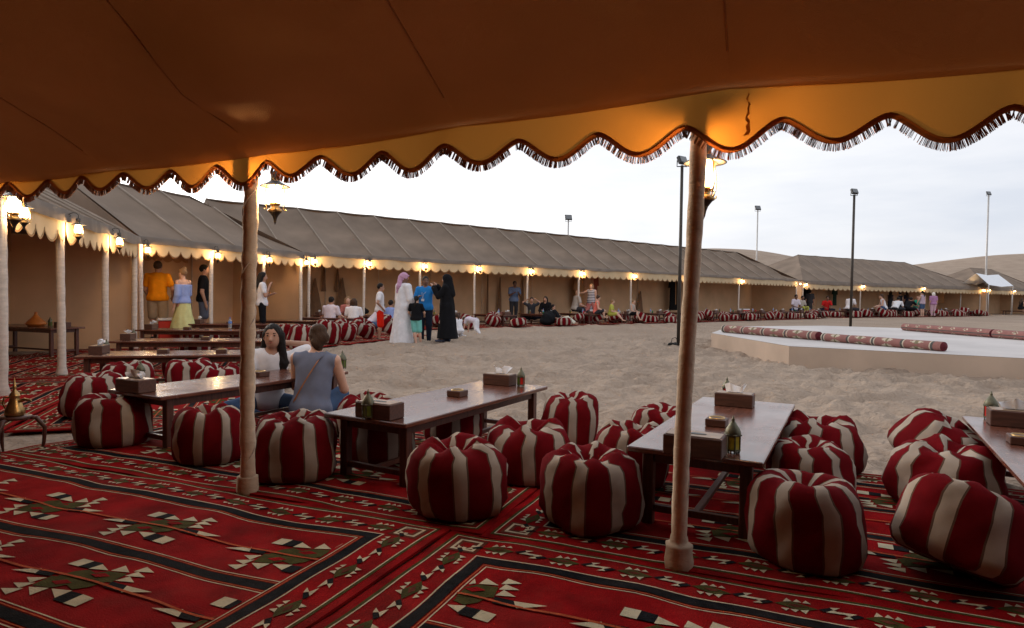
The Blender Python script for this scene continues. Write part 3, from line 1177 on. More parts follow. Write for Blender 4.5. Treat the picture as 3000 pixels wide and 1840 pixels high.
# ------------------------------------------------------------------ stage
SH = .317
st_pts = [(4.94, 11.45), (4.78, 15.4), (6.5, 19.2), (10.0, 20.7), (13.4, 18.9), (15.0, 14.6), (12.9, 10.3), (8.7, 8.95)]
cs = Vector((sum(p[0] for p in st_pts) / 8, sum(p[1] for p in st_pts) / 8, 0))
stage = empty('stage', cs, 0, 'low white octagonal stage platform on the sand', 'stage')
mb = MB()
ins = [cs + (Vector((x, y, 0)) - cs) * .996 for x, y in st_pts]
top = [Vector((x, y, SH)) - cs for x, y in st_pts]
mb.poly([p for p in top][::-1])
mb.build('stage_top', M_STAGE, stage)
for i in range(8):
    p, q = Vector((*st_pts[i], 0)) - cs, Vector((*st_pts[(i + 1) % 8], 0)) - cs
    mb = MB()
    mb.grid([[p.lerp(q, k / 6) + Vector((0, 0, z)) for k in range(7)] for z in (-.12, .1, .2, SH - .004)], 0, True)
    mb.build('stage_side', M_STAGESIDE, stage)

# rolled rugs on the stage
M_ROLL = mat('roll_pink', (.26, .115, .10), .95, .12, 9, .4, 200)
M_ROLLG = mat('roll_grey', (.085, .075, .070), .95, .2, 20, .4, 200)
M_ROLLC = mat('roll_cream', (.50, .43, .33), .95, .1, 20, .4, 200)
M_ROLLO = mat('roll_olive', (.19, .16, .095), .95, .2, 20, .4, 200)
M_ROLLE = mat('roll_end', (.10, .008, .014), .9, .2, 20)


def rug_roll(P, Q, r, label, style):
    P, Q = Vector((P[0], P[1], SH)), Vector((Q[0], Q[1], SH))
    d = (Q - P)
    L = d.length
    d.normalize()
    side = Vector((d.y, -d.x, 0))
    o = empty('rolled_rug', P, 0, label, 'rolled rug', 'rolled rugs lying on the stage')
    nx, na = int(L / .022), 28
    mb = MB()
    pts = []
    for i in range(nx + 1):
        x = L * i / nx
        row = []
        for k in range(na):
            an = 2 * math.pi * k / na
            rr = r * (1 + .02 * math.sin(x * 5 + k * .3))
            zz = math.sin(an) * rr * .92 + r * .90
            row.append(d * x + side * (math.cos(an) * rr * 1.08) + Vector((0, 0, max(zz, .004))))
        pts.append(row)
    for i in range(nx):
        x = (i + .5) / nx * L
        for k in range(na):
            an = (k + .5) / na
            m_ = 0
            if style == 0:
                q = (x / (L / 4.35)) % 1.0
                if q < .035 or .135 < q < .17:
                    m_ = 2
                elif .045 < q < .125:
                    m_ = 1
                else:
                    # two rows of hourglass motifs between the bands
                    u = (q - .585) / .20
                    w = ((an * 4) % 1 - .5) * 2
                    if abs(u) < 1:
                        if abs(u) < .22:
                            m_ = 3 if abs(w) < .8 else 0
                        elif abs(w) < (1 - abs(u)) * 1.05 and (int(abs(u) * 9) % 2 == 0 or abs(w) < .3):
                            m_ = 2
            else:
                w = ((an * 4 + .1) % 1 - .5) * 2
                q = (x / .42) % 1.0
                u = abs(q - .5) * 2
                if abs(w) > .93:
                    m_ = 1
                elif .80 < abs(w) < .86:
                    m_ = 2
                elif .30 < u + abs(w) * .9 < .46:
                    m_ = 2
                elif u + abs(w) * .9 < .2:
                    m_ = 3
            a_, b_ = i * na, (i + 1) * na
            mb.f.append((a_ + k, b_ + k, b_ + (k + 1) % na, a_ + (k + 1) % na)); mb.m.append(m_)
    mb.v = [tuple(p) for row in pts for p in row]
    mb.build('roll', [M_ROLL, M_ROLLG, M_ROLLC, M_ROLLO], o, True)
    for x, s in ((0, -1), (L, 1)):
        mb = MB()
        c = d * x
        rows = []
        for j in range(5):
            f = [1.0, .82, .6, .32, 0][j]
            rows.append([c + d * s * (.05 * (1 - f)) + side * (math.cos(2 * math.pi * k / na) * r * 1.07 * f) + Vector((0, 0, max(math.sin(2 * math.pi * k / na) * r * .91 * f + r * .90, .005))) for k in range(na + 1)])
        mb.grid(rows, 0, s < 0)
        mb.build('roll_end', M_ROLLE, o, True)


rug_roll((5.20, 15.75), (6.28, 13.15), .10, 'rolled pink rug on stage, farther of the two at the stage\'s near left', 0)
rug_roll((6.30, 12.98), (7.19, 10.70), .088, 'rolled pink rug with grey bands on stage, nearest to the camera', 0)
rug_roll((11.05, 18.1), (11.27, 15.05), .11, 'rolled rug on the stage\'s far right, the farther of the two', 1)
rug_roll((11.27, 14.98), (11.45, 12.2), .11, 'rolled rug on the stage running off the right edge of the photo', 1)


# ------------------------------------------------------------------ floodlight poles
def flood_pole(px_top, py_top, base, r, m, label, yaw, head=.34, hm=M_BLACKPL, bag=False):
    b = Vector((base[0], base[1], 0))
    zt = atd(px_top, py_top, base[1]).z
    o = empty('floodlight_pole', b, 0, label, 'light pole', 'floodlight poles')
    mb = MB()
    mb.tube([(0, 0, -.1), (0, 0, zt * .5), (0, 0, zt - .12)], [r, r * .95, r * .85], 10)
    mb.build('pole', m, o, True)
    mb = MB()
    R = Matrix.Rotation(yaw, 3, 'Z') @ Matrix.Rotation(math.radians(-25), 3, 'X')
    mb.box((0, 0, zt), (head, .10, head * .8), 0, bevel=.02, R=R)
    h = mb.build('floodlight', hm, o)
    mb = MB()
    mb.box(R @ Vector((0, -.054, 0)) + Vector((0, 0, zt)), (head * .84, .006, head * .62), 0, R=R)
    mb.build('lens', mat('flood_lens', (.16, .17, .18), .2, .1), h)
    mb = MB()
    mb.tube([(-head * .45, 0, zt), (-head * .45, .02, zt - head * .55), (head * .45, .02, zt - head * .55), (head * .45, 0, zt)], .015, 6)
    mb.build('yoke', hm, o)
    return o


b1 = at(1987, 1012)
flood_pole(2003, 470, (b1.x, b1.y), .042, M_POLE_D, 'dark floodlight pole behind the near right post', .6, .26)
flood_pole(2500, 561, (12.62, 24.0), .05, M_POLE_D, 'dark floodlight pole standing right behind the stage', .3, .27)
for px, py, Y, lab in ((2213, 609, 47.5, 'pale floodlight pole behind the long tent\'s right end'), (2885, 566, 58.0, 'pale floodlight pole behind the rightmost tents'),
                       (1661, 637, 40, 'small pale floodlight pole behind the middle of the long tent')):
    q = atd(px, 900, Y)
    flood_pole(px, py, (q.x, Y), .085 if Y > 50 else .055, M_POLE_L, lab, .2, .44)
# cable lump by the pole
mb = MB()
c = b1 + Vector((-.14, -.05, 0))
mb.tube([c + Vector((.10 * math.cos(t) * (1 + .2 * math.sin(3 * t)), .07 * math.sin(t), .02 + .02 * math.sin(2 * t) + t * .003)) for t in np.linspace(0, 12, 50)], .014, 6)
mb.tube([c + Vector((-.05, 0, .02)), c + Vector((-.02, .02, .16)), c + Vector((.06, .03, .20)), c + Vector((.12, .04, .12))], .008, 6)
mb.v = [tuple(Vector(p) - c) for p in mb.v]
o = mb.build('cable_coil', M_BLACKPL, None, True, c)
tag(o, 'black cable coiled on the sand at the foot of the dark pole', 'cable')

# ================================================================== RUGS
def rug_mesh(name, L, W, lanes, seed, amp=.006):
    rnd = random.Random(seed)
    mb = MB()

    def zf(x, y):
        return (amp * float(vnoise(x * 1.6 + seed * 3, y * 2.3, seed)) + amp * .5 * float(vnoise(x * 5, y * 5, seed + 1))
                + amp + .001)

    def edge(x, y):
        # woven edges wander a little
        return (x + .008 * float(vnoise(y * 2.2, seed, 3)) * (abs(x) / (L / 2)), y + .010 * float(vnoise(x * 1.7, seed, 5)) * (abs(y) / (W / 2)))

    def P(x, y, dz):
        ex, ey = edge(x, y)
        wob = .004 * float(vnoise(x * 6, y * 6, seed + 9)) + .014 * float(vnoise(x * 1.9, y * 1.1, seed + 4)) * (1 - (2 * abs(y) / W) ** 4)
        return (ex, ey + wob, zf(x, y) + dz)
    nx, ny = int(L / .07), int(W / .07)
    rows = [[P(-L / 2 + L * i / nx, -W / 2 + W * j / ny, 0) for i in range(nx + 1)] for j in range(ny + 1)]
    mb.grid(rows, 0)
    rim = rows[0] + [r[-1] for r in rows[1:]] + rows[-1][-2::-1] + [r[0] for r in rows[-2:0:-1]]
    rim.append(rim[0])
    mb.grid([[(p[0], p[1], p[2] - .013) for p in rim], rim], 0)

    def hband(x0, x1, y0, y1, m, dz=.0016, step=.07):
        k = max(int((x1 - x0) / step), 1)
        mb.grid([[P(x0 + (x1 - x0) * i / k, y, dz) for i in range(k + 1)] for y in (y0, y1)], m)

    def vband(x0, x1, y0, y1, m, dz=.0016, step=.07):
        k = max(int((y1 - y0) / step), 1)
        mb.grid([[P(x, y0 + (y1 - y0) * i / k, dz) for x in (x0, x1)] for i in range(k + 1)], m)

    def frame(a, b, m, dz=.0016):
        hband(-L / 2 + a, L / 2 - a, W / 2 - b, W / 2 - a, m, dz)
        hband(-L / 2 + a, L / 2 - a, -W / 2 + a, -W / 2 + b, m, dz)
        vband(-L / 2 + a, -L / 2 + b, -W / 2 + b, W / 2 - b, m, dz)
        vband(L / 2 - b, L / 2 - a, -W / 2 + b, W / 2 - b, m, dz)

    def pg(c, ang, pts, m, dz=.0030, sc=1.0, clip=None):
        ca, sa = math.cos(ang), math.sin(ang)
        q = []
        for u, v in pts:
            x, y = c[0] + sc * (u * ca - v * sa), c[1] + sc * (u * sa + v * ca)
            if clip:
                x = min(max(x, -clip[0]), clip[0]); y = min(max(y, -clip[1]), clip[1])
            q.append(P(x, y, dz))
        a = sum(q[i][0] * q[(i + 1) % len(q)][1] - q[(i + 1) % len(q)][0] * q[i][1] for i in range(len(q)))
        mb.poly(q if a > 0 else q[::-1], m)

    def small(c, ang, sc=1.0):
        pg(c, ang, [(-.075, 0), (-.02, .036), (.075, 0), (.02, -.036)], 3, .0028, sc)
        pg(c, ang, [(-.03, 0), (0, .014), (.03, 0), (0, -.014)], 5, .0040, sc)
        for s in (1, -1):
            for u0 in (-.045, -.010, .022):
                pg(c, ang, [(s * u0, s * (.020 + .012 * (u0 > -.03))), (s * (u0 + .030), s * .034), (s * (u0 + .012), s * .056)], 2, .0036, sc)
            pg(c, ang, [(s * .075, 0), (s * .115, s * .030), (s * .125, s * .012), (s * .095, s * -.012)], 1, .0034, sc)
            pg(c, ang, [(s * .115, s * .030), (s * .150, s * .040), (s * .128, s * .012)], 2, .0040, sc)
            pg(c, ang, [(s * .100, s * -.012), (s * .165, s * -.006), (s * .125, s * .012)], 2, .0040, sc)

    def big(c, clip):
        for s in (1, -1):
            A = 0 if s > 0 else math.pi
            g = lambda pts, m, dz=.0034: pg(c, A, [(u * 1.10, v * 1.38 + .22 * u) for u, v in pts], m, dz, 1.0, clip)
            g([(-.10, 0), (.118, 0), (.104, .060), (.03, .062), (.0, .040), (-.05, .060), (-.085, .038)], 3, .0028)
            g([(.035, .045), (.075, .030), (.035, .015), (-.005, .030)], 0, .0040)
            # stepped teeth on the end
            g([(.118, .012), (.130, .048), (.185, .020)], 2)
            g([(.112, .046), (.120, .082), (.180, .058)], 2)
            g([(.104, .080), (.110, .120), (.172, .094)], 2)
            # row along the side: cream triangle, cream triangle, black, cream block
            g([(.030, .065), (.100, .070), (.036, .108)], 2)
            g([(-.060, .065), (.018, .066), (-.055, .105)], 2)
            g([(-.060, .068), (-.056, .112), (-.112, .122), (-.116, .075)], 1)
            g([(-.116, .075), (-.112, .122), (-.168, .130), (-.172, .085)], 2)
            # arm: black then cream leaf
            g([(.120, .004), (.190, -.004), (.215, -.040), (.128, -.030)], 1, .0046)
            g([(.190, -.006), (.310, -.020), (.215, -.042)], 2, .0050)
    # border
    frame(.040, .054, 3)
    frame(.054, .060, 2)
    k = int((L - .62) / .29)
    for i in range(k + 1):
        x = -(L - .62) / 2 + (L - .62) * i / k
        for s in (1, -1):
            small((x, s * (W / 2 - .152)), 0)
    k = int((W - .62) / .29)
    for i in range(k + 1):
        y = -(W - .62) / 2 + (W - .62) * i / k
        for s in (1, -1):
            small((s * (L / 2 - .152), y), math.pi / 2)
    for sx in (1, -1):
        for sy in (1, -1):
            c = (sx * (L / 2 - .150), sy * (W / 2 - .150))
            for j, (r, m) in enumerate(((.075, 5), (.058, 2), (.044, 5), (.026, 0))):
                pg(c, 0, [(-r, -r), (r, -r), (r, r), (-r, r)], m, .0020 + .0008 * j)
    frame(.236, .243, 2)
    frame(.247, .300, 1, .0022)
    frame(.306, .313, 4)
    frame(.322, .328, 2)
    f0 = .328
    fw = W - 2 * f0
    p = fw / lanes
    for l in range(lanes):
        yc = -fw / 2 + p * (l + .5)
        k = int(round((L - .80) / .80))
        for i in range(k + 1):
            x = -(L - .80) / 2 + (L - .80) * i / k + (.16 if l % 2 else -.06)
            big((x, yc), (L / 2 - f0 - .01, W / 2 - f0 - .01))
        hband(-L / 2 + f0, L / 2 - f0, yc - .006, yc + .006, 4, .0056)
        if l:
            yb = -fw / 2 + p * l
            hband(-L / 2 + f0, L / 2 - f0, yb - .026, yb + .026, 1)
            for s in (1, -1):
                hband(-L / 2 + f0, L / 2 - f0, yb + s * .034 - .0028, yb + s * .034 + .0028, 4)
                hband(-L / 2 + f0, L / 2 - f0, yb + s * .048 - .0028, yb + s * .048 + .0028, 2)
    me = mb.mesh(name, RUGM)
    return me


RUG_A = rug_mesh('rug_wide', 3.96, 2.26, 3, 2, .013)
RUG_B = rug_mesh('rug_wide', 3.96, 2.26, 3, 5, .013)
RUG_C = rug_mesh('rug_narrow', 3.66, 2.04, 3, 7, .010)
RUG_D = rug_mesh('rug_narrow', 3.96, 2.04, 3, 8, .008)


def rug(me, c, ang, label, z=0.0, group='red woven rugs on the sand'):
    o = link('woven_rug', me, None, (c[0], c[1], z), rz=ang)
    return tag(o, label, 'rug', group)


AE = math.atan2(E1.y, E1.x)
rug(RUG_A, SN(-3.43, 1.64), AE, 'red woven rug in the lower left foreground', 0)
rug(RUG_B, SN(.535, 1.62), AE - .004, 'red woven rug in the lower right foreground', -.002)
rug(RUG_C, SN(-3.12, 3.76), AE + .006, 'red rug under the table of the two seated women', .002)
rug(RUG_D, SN(.70, 3.75), AE - .006, 'red rug under the near tables right of centre', .003)
a2 = (C2 - A2).normalized()
O2 = Vector((-4.10, 5.15, 0))
a2a = math.atan2(a2.y, a2.x)
rug(RUG_D, O2 + a2 * 1.98 + o2 * 1.04, a2a, 'red rug left of the seated women, its near edge on bare sand', -.010)
rug(RUG_C, O2 + a2 * 1.6 - o2 * 1.05, a2a + .02, 'red rug at the far left edge in front of the thick white post', -.012)
rug(RUG_D, O2 + a2 * 5.6 - o2 * 1.10, a2a, 'red rug in front of the tagine table', -.012)
rug(RUG_C, O2 + a2 * 6.0 + o2 * 1.0, a2a, 'red rug under the first long tables on the left', -.012)
rug(RUG_A, O2 + a2 * 5.2 - o2 * 3.2, a2a, 'red rug inside the left tent by its wall', -.016)
a3 = (C3 - A3).normalized()
a3a = math.atan2(a3.y, a3.x)
for k in range(2):
    rug(RUG_B, A3 + a3 * (.6 + 4 * k) + o3 * 2.1, a3a, ['red rug along the sand in front of the standing guests\' tent, nearer', 'red rug along the sand in front of the standing guests\' tent, farther'][k], -.012)
    rug(RUG_D, A3 + a3 * (.6 + 4 * k) - o3 * .1, a3a, ['red rug inside the standing guests\' tent, nearer', 'red rug inside the standing guests\' tent, farther'][k], -.014)
a4 = (C4 - A4).normalized()
L4 = (C4 - A4).length
a4a = math.atan2(a4.y, a4.x)
for k in range(int((L4 - 2.4) / 4.0)):
    rug(RUG_D, A4c + a4 * (2.2 + 4.0 * k) + o4 * 1.42, a4a, 'red rug edging the sand at the long far tent, %s from the left' % ORD[k], -.012)
a5 = (C5 - A5).normalized()
L5 = (C5 - A5).length
a5a = math.atan2(a5.y, a5.x)
for k in range(int(L5 / 4.0)):
    rug(RUG_D, A5 + a5 * (2.2 + 4.0 * k) + o5 * 1.42, a5a, 'red rug before the hip-roofed tent, %s from the left' % ORD[k], -.012)

# ================================================================== TABLES
TH = .407


def table_proto(L, W, H):
    P = []
    mb = MB(); mb.box((0, 0, H - .014), (W, L, .028), 0, bevel=.005)
    P.append(('tabletop', mb.mesh('tabletop', M_WOOD), (0, 0, 0)))
    lw = .055
    mb = MB(); mb.box((0, 0, (H - .028) / 2 - .01), (lw, lw, H - .008), 0, bevel=.004)
    leg = mb.mesh('leg', M_WOODLEG)
    ix, iy = W / 2 - .085, L / 2 - .11
    for sx in (-1, 1):
        for sy in (-1, 1):
            P.append(('leg', leg, (sx * ix, sy * iy, 0)))
    mb = MB(); mb.box((0, 0, H - .028 - .032), (.022, 2 * iy - lw - .004, .060), 0, bevel=.002)
    ap = mb.mesh('apron', M_WOODLEG)
    for sx in (-1, 1):
        P.append(('apron', ap, (sx * ix, 0, 0)))
    mb = MB(); mb.box((0, 0, H - .028 - .032), (2 * ix - lw - .004, .022, .060), 0, bevel=.002)
    ap2 = mb.mesh('apron', M_WOODLEG)
    mb = MB(); mb.box((0, 0, .085), (2 * ix - lw - .004, .030, .034), 0, bevel=.003)
    st = mb.mesh('stretcher', M_WOODLEG)
    for sy in (-1, 1):
        P.append(('apron', ap2, (0, sy * iy, 0)))
        P.append(('stretcher', st, (0, sy * iy, 0)))
    mb = MB(); mb.box((0, 0, .085), (.030, 2 * iy - .034, .030), 0, bevel=.003)
    P.append(('stretcher', mb.mesh('stretcher', M_WOODLEG), (0, 0, 0)))
    return P


TP = {'near': table_proto(1.86, .64, TH), 'long': table_proto(2.25, .68, TH), 'far': table_proto(1.9, .72, TH), 'tall': table_proto(1.9, .60, .49)}


def table(kind, c, ang, label, group):
    o = empty('low_table', (c[0], c[1], 0), ang, label, 'table', group)
    for n, me, loc in TP[kind]:
        link(n, me, o, loc)
    return o


def sn_table(sn0, sn1, label):
    p, q = SN(*sn0), SN(*sn1)
    d = q - p
    c = (p + q) / 2
    ang = math.atan2(d.y, d.x) - math.pi / 2
    table('near', c, ang, label, 'low tables in front of the near posts')
    return c, ang


GT = 'low tables in front of the near posts'
tA = sn_table((-4.29, 3.22), (-4.08, 5.10), 'dark low table where the two women sit')
tB = sn_table((-2.27, 3.18), (-2.06, 5.04), 'dark low table in the middle of the foreground, sand behind it')
tC = sn_table((-.365, 3.18), (-.20, 4.97), 'dark low table behind the near right post')
tD = sn_table((1.26, 3.1), (1.44, 4.97), 'dark low table cut by the right edge of the photo')

left_tabs = [((-4.85, 7.12), (-2.69, 7.70)), ((-5.80, 9.26), (-3.62, 9.75)), ((-7.05, 12.05), (-4.85, 12.2)), ((-7.35, 14.45), (-5.03, 14.75)),
             ((-7.0, 16.7), (-4.84, 16.75)), ((-6.9, 19.0), (-4.74, 19.0)), ((-6.6, 21.3), (-4.51, 21.1))]
LT = []
for k, (p, q) in enumerate(left_tabs):
    p, q = Vector((*p, 0)), Vector((*q, 0))
    d = (q - p).normalized()
    n = Vector((-d.y, d.x, 0))
    c = (p + q) / 2 + n * .34
    ang = math.atan2(d.y, d.x) - math.pi / 2
    table('long', c, ang, 'long low table on the left, %s one behind the women\'s table' % ORD[k], 'low tables along the left tents')
    LT.append((c, ang, d, n))
# table against the left tent's wall (with tagine)
pt = at(160, 1046)
q1, q0 = Vector((-7.86, 11.0, 0)), Vector((-7.86, 11.0, 0)) - a2.cross(Vector((0, 0, 1))) * 0
dt = Vector((-.93, .37, 0)).normalized()
ct = Vector((pt.x, pt.y, 0)) + dt * .93 + Vector((.37, .93, 0)) * .22
table('tall', ct, math.atan2(dt.y, dt.x) - math.pi / 2, 'dark wooden table with the orange tagine by the left wall', 'low tables along the left tents')

FT = []
k = 0
x = 2.4 + 2.2
while x < L4 - 1.0:
    c = A4 + a4 * x + o4 * 1.2
    table('far', c, math.atan2(o4.y, o4.x) - math.pi / 2 + random.uniform(-.05, .05), 'low table in front of the long far tent, %s from the left' % ORD[k], 'low tables of the far tents')
    FT.append(Vector((c.x, c.y, 0)))
    k += 1
    x += 2.34
FT5 = []
for k in range(6):
    c = A5 + a5 * (2.0 + k * 3.4) + o5 * 1.2
    table('far', c, math.atan2(o5.y, o5.x) - math.pi / 2 + random.uniform(-.05, .05), 'low table in front of the hip-roofed tent, %s from the left' % ORD[k], 'low tables of the far tents')
    FT5.append(Vector((c.x, c.y, 0)))
c6 = A6 + (C6 - A6).normalized() * 2.6 + o6 * 1.2
table('far', c6, math.atan2(o6.y, o6.x) - math.pi / 2, 'low table before the rightmost tent, by the seated woman in black', 'low tables of the far tents')


# ================================================================== POUFS
def pouf_mesh(seed, R=.262, H=.40, flat=0.0, pinch=1.0):
    rnd = random.Random(seed)
    rep = 8
    cols = []
    for r in range(rep):
        b = r / rep
        for f, m in ((0, 0), (.18, 0), (.36, 0), (.555, 1), (.60, 2), (.71, 2), (.82, 2), (.925, 1), (.97, 0)):
            cols.append((b + f / rep, m))
    # profile: (radius, height) from underside centre to the gathered top
    prof = [(.0, .012), (.30, .004), (.60, .0), (.82, .012), (.93, .07), (.985, .18), (1.0, .32), (1.0, .48), (.985, .62), (.95, .745), (.895, .85),
            (.81, .93), (.70, .98), (.57, 1.0), (.44, .985), (.33, .945), (.23, .90), (.15, .87), (.09, .86), (.04, .875), (.0, .87)]
    pl = rnd.choice([5, 6, 7])
    ph = rnd.uniform(0, 6)
    sx, sy = rnd.uniform(-.07, .07), rnd.uniform(-.07, .07)
    ell = rnd.uniform(-.05, .05)
    V, F, Mi = [], [], []
    n = len(cols)
    for j, (rr, zz) in enumerate(prof):
        topw = min(max((zz - .72) / .25, 0), 1) if j > 8 else 0
        tw = topw * rnd.uniform(-.02, .02)
        for i, (u, m) in enumerate(cols):
            a = 2 * math.pi * (u + tw)
            ple = (math.cos(pl * a + ph) + .6 * math.cos((pl - 3) * a + 2 * ph)) * min(max((1.0 - rr) / .45, .08), 1)
            r = R * rr * (1 + .045 * ple * topw * pinch)
            z = H * zz * (1 - flat * .3)
            if j > 10:
                w = min((j - 10) / 4, 1)
                z += H * (.060 * ple * w * (1 if rr > .10 else .3)) * pinch
                z -= H * pinch * .10 * max(0, (.5 - rr) / .5)
            x, y = math.cos(a) * r * (1 + ell), math.sin(a) * r * (1 - ell)
            # slumped filling
            q = .024 * float(vnoise(math.cos(a) * 1.6 + seed, zz * 2.2 + math.sin(a) * 1.6, seed)) * (1 if rr > .5 else .4)
            q += .011 * float(vnoise(math.cos(a) * 4 + seed, zz * 6 + math.sin(a) * 4, seed + 2)) - .008 * max(0, float(vnoise(math.cos(a) * 5 + seed + zz * 7, zz * 9 - math.sin(a) * 5, seed + 5)) - .15)
            x += math.cos(a) * q + sx * zz * H
            y += math.sin(a) * q + sy * zz * H
            z += q * .5 * (1 if zz > .6 else 0)
            V.append((x, y, max(z, 0)))
    for j in range(len(prof) - 1):
        for i in range(n):
            i2 = (i + 1) % n
            F.append((j * n + i, j * n + i2, (j + 1) * n + i2, (j + 1) * n + i))
            Mi.append(cols[i][1])
    mb = MB()
    mb.v, mb.f, mb.m = V, F, Mi
    return mb.mesh('striped_pouf', [M_RED, M_BROWN, M_CREAM], True)


PM = [pouf_mesh(3, H=.36, pinch=.55), pouf_mesh(11, H=.35, pinch=.9), pouf_mesh(17, H=.375, pinch=.7), pouf_mesh(23, R=.265, H=.355, pinch=1.1), pouf_mesh(31, H=.35, pinch=.5), pouf_mesh(41, R=.275, H=.33, pinch=1.3),
      pouf_mesh(53, R=.26, H=.41, pinch=.2), pouf_mesh(61, R=.29, H=.30, pinch=.8)]
PV = [np.array([v.co[:] for v in me.vertices]) for me in PM]


def pouf(k, c, rz, label, tilt=(0, 0), sc=(1, 1, 1), group='striped poufs'):
    R = (Matrix.Rotation(tilt[0], 3, 'X') @ Matrix.Rotation(tilt[1], 3, 'Y') @ Matrix.Rotation(rz, 3, 'Z'))
    S = Matrix.Diagonal(sc)
    M3 = np.array(R @ S)
    zmin = (PV[k] @ M3.T)[:, 2].min()
    o = link('striped_pouf', PM[k])
    mw = (R @ S).to_4x4()
    mw.translation = Vector((c[0], c[1], .012 - zmin - (.02 if tilt != (0, 0) else 0)))
    o.matrix_world = mw
    return tag(o, label, 'pouf', group)


def pouf_px(k, px, py, rz, label, push=.22, **kw):
    """pouf whose near foot shows at the photo pixel"""
    g = at(px, py)
    d = Vector((g.x, g.y, 0)).normalized()
    return pouf(k, g + d * push, rz, label, **kw)


GN = 'striped poufs around the near tables'
near_poufs = [
    (0, 335, 1322, .3, 'shaded striped pouf at the near left end of the women\'s table', {}),
    (1, 612, 1378, 1.1, 'striped pouf just left of the near left post', {'sc': (.84, .84, 1)}),
    (2, 863, 1428, .1, 'striped pouf just right of the near left post', {}),
    (3, 1342, 1543, .35, 'big gathered striped pouf right of the middle table\'s near end', {}),
    (5, 1556, 1436, 1.7, 'striped pouf behind the two front poufs, right of the middle table', {}),
    (4, 1662, 1330, .2, 'upright striped pouf at the sand edge between the middle and right tables', {'sc': (.88, .88, 1.12)}),
    (2, 1722, 1582, .62, 'front striped pouf left of the near right post', {'sc': (.97, .97, .95)}),
    (3, 1850, 1455, 1.3, 'striped pouf squeezed against the left side of the right table', {'sc': (.85, .85, 1)}),
    (0, 1945, 1348, .9, 'striped pouf at the sand edge left of the right table', {'sc': (.9, .9, .9)}),
    (6, 2362, 1703, .17, 'tall smooth striped pouf in front, right of the near right post', {'sc': (.92, .92, .88)}),
    (0, 2372, 1500, .5, 'striped pouf behind the tall smooth one', {'sc': (.9, .9, .9)}),
    (5, 2400, 1402, 1.2, 'striped pouf at the right table\'s far right corner on the sand edge', {}),
    (7, 2705, 1440, 2.2, 'slumped striped pouf at the sand edge between the right tables', {'tilt': (.35, .45), 'sc': (.95, .95, 1.1)}),
    (5, 2765, 1520, .4, 'gathered striped pouf in the middle of the right-hand group', {'sc': (1.05, 1.05, 1.0)}),
    (2, 2775, 1765, .9, 'big tipped striped pouf in the lower right corner', {'tilt': (-.20, .40), 'sc': (.90, .90, .88), 'push': .20}),
    (3, 1085, 1300, .8, 'striped pouf behind the middle table beside the grey-shirted woman', {'sc': (.95, .95, .9)}),
    (0, 1108, 1372, 0, 'dark striped pouf under the left side of the middle table', {}),
    (1, 1322, 1318, 0.4, 'striped pouf under the far left part of the middle table', {'sc': (.85, .85, .9)}),
    (4, 268, 1228, .6, 'striped pouf at the far left near the thick white post', {'sc': (1, 1, 1.05)}),
    (2, 372, 1180, .1, 'striped pouf behind the women\'s table near its left end', {}),
    (0, 560, 1160, .5, 'striped pouf under the second table on the left', {}),
    (5, 640, 1165, 1.5, 'small striped pouf behind the women\'s table left of the woman in white', {'sc': (.9, .9, .9)}),
    (7, 880, 1300, .7, 'flattened striped pouf the grey-shirted woman sits on', {'sc': (1.1, 1.1, .55)}),
]
for k, px, py, rz, lab, kw in near_poufs:
    kw = dict(kw)
    push = kw.pop('push', .22)
    pouf_px(k, px, py, rz, lab, push, group=GN, **kw)

# cushions stacked along the left tables' court ends
for k, (px, py, tl, lab) in enumerate([(955, 1010, (0, .25), 'striped cushion at the sand edge just right of the grey-shirted woman\'s head'),
                                       (1000, 1000, (.1, .35), 'striped cushion leaning second in the row by the sand edge'),
                                       (1055, 993, (.2, .55), 'striped cushion leaning rightmost in the row by the sand edge'),
                                       (1128, 982, (0, .6), 'slumped striped cushion behind the boy in red shorts'),
                                       (880, 1030, (0, .15), 'striped cushion behind the grey-shirted woman\'s head'),
                                       (845, 1005, (0, .1), 'striped cushion beside the raised elbow of the woman in white')]):
    pouf_px([6, 4, 7, 5, 6, 4][k], px, py, .5 + k, lab, .25, tilt=tl, sc=(1.15, 1.15, 1.15), group='striped cushions along the sand edge')
# poufs beside the left tables
for k, (c, ang, d, n) in enumerate(LT):
    for j, (u, v) in enumerate([(-.45, -.62), (.30, -.62), (.75, .62), (-.2, .62)]):
        if k < 4 and j < 2:
            continue
        pouf((k + j * 3) % 8, c + d * u + n * v, k + j, 'striped pouf %s the %s long table on the left, towards its %s end' % (
            'in front of' if v < 0 else 'behind', ORD[k], 'left' if u < 0 else 'right'), group='striped poufs along the left tables', sc=(.95, .95, .92))
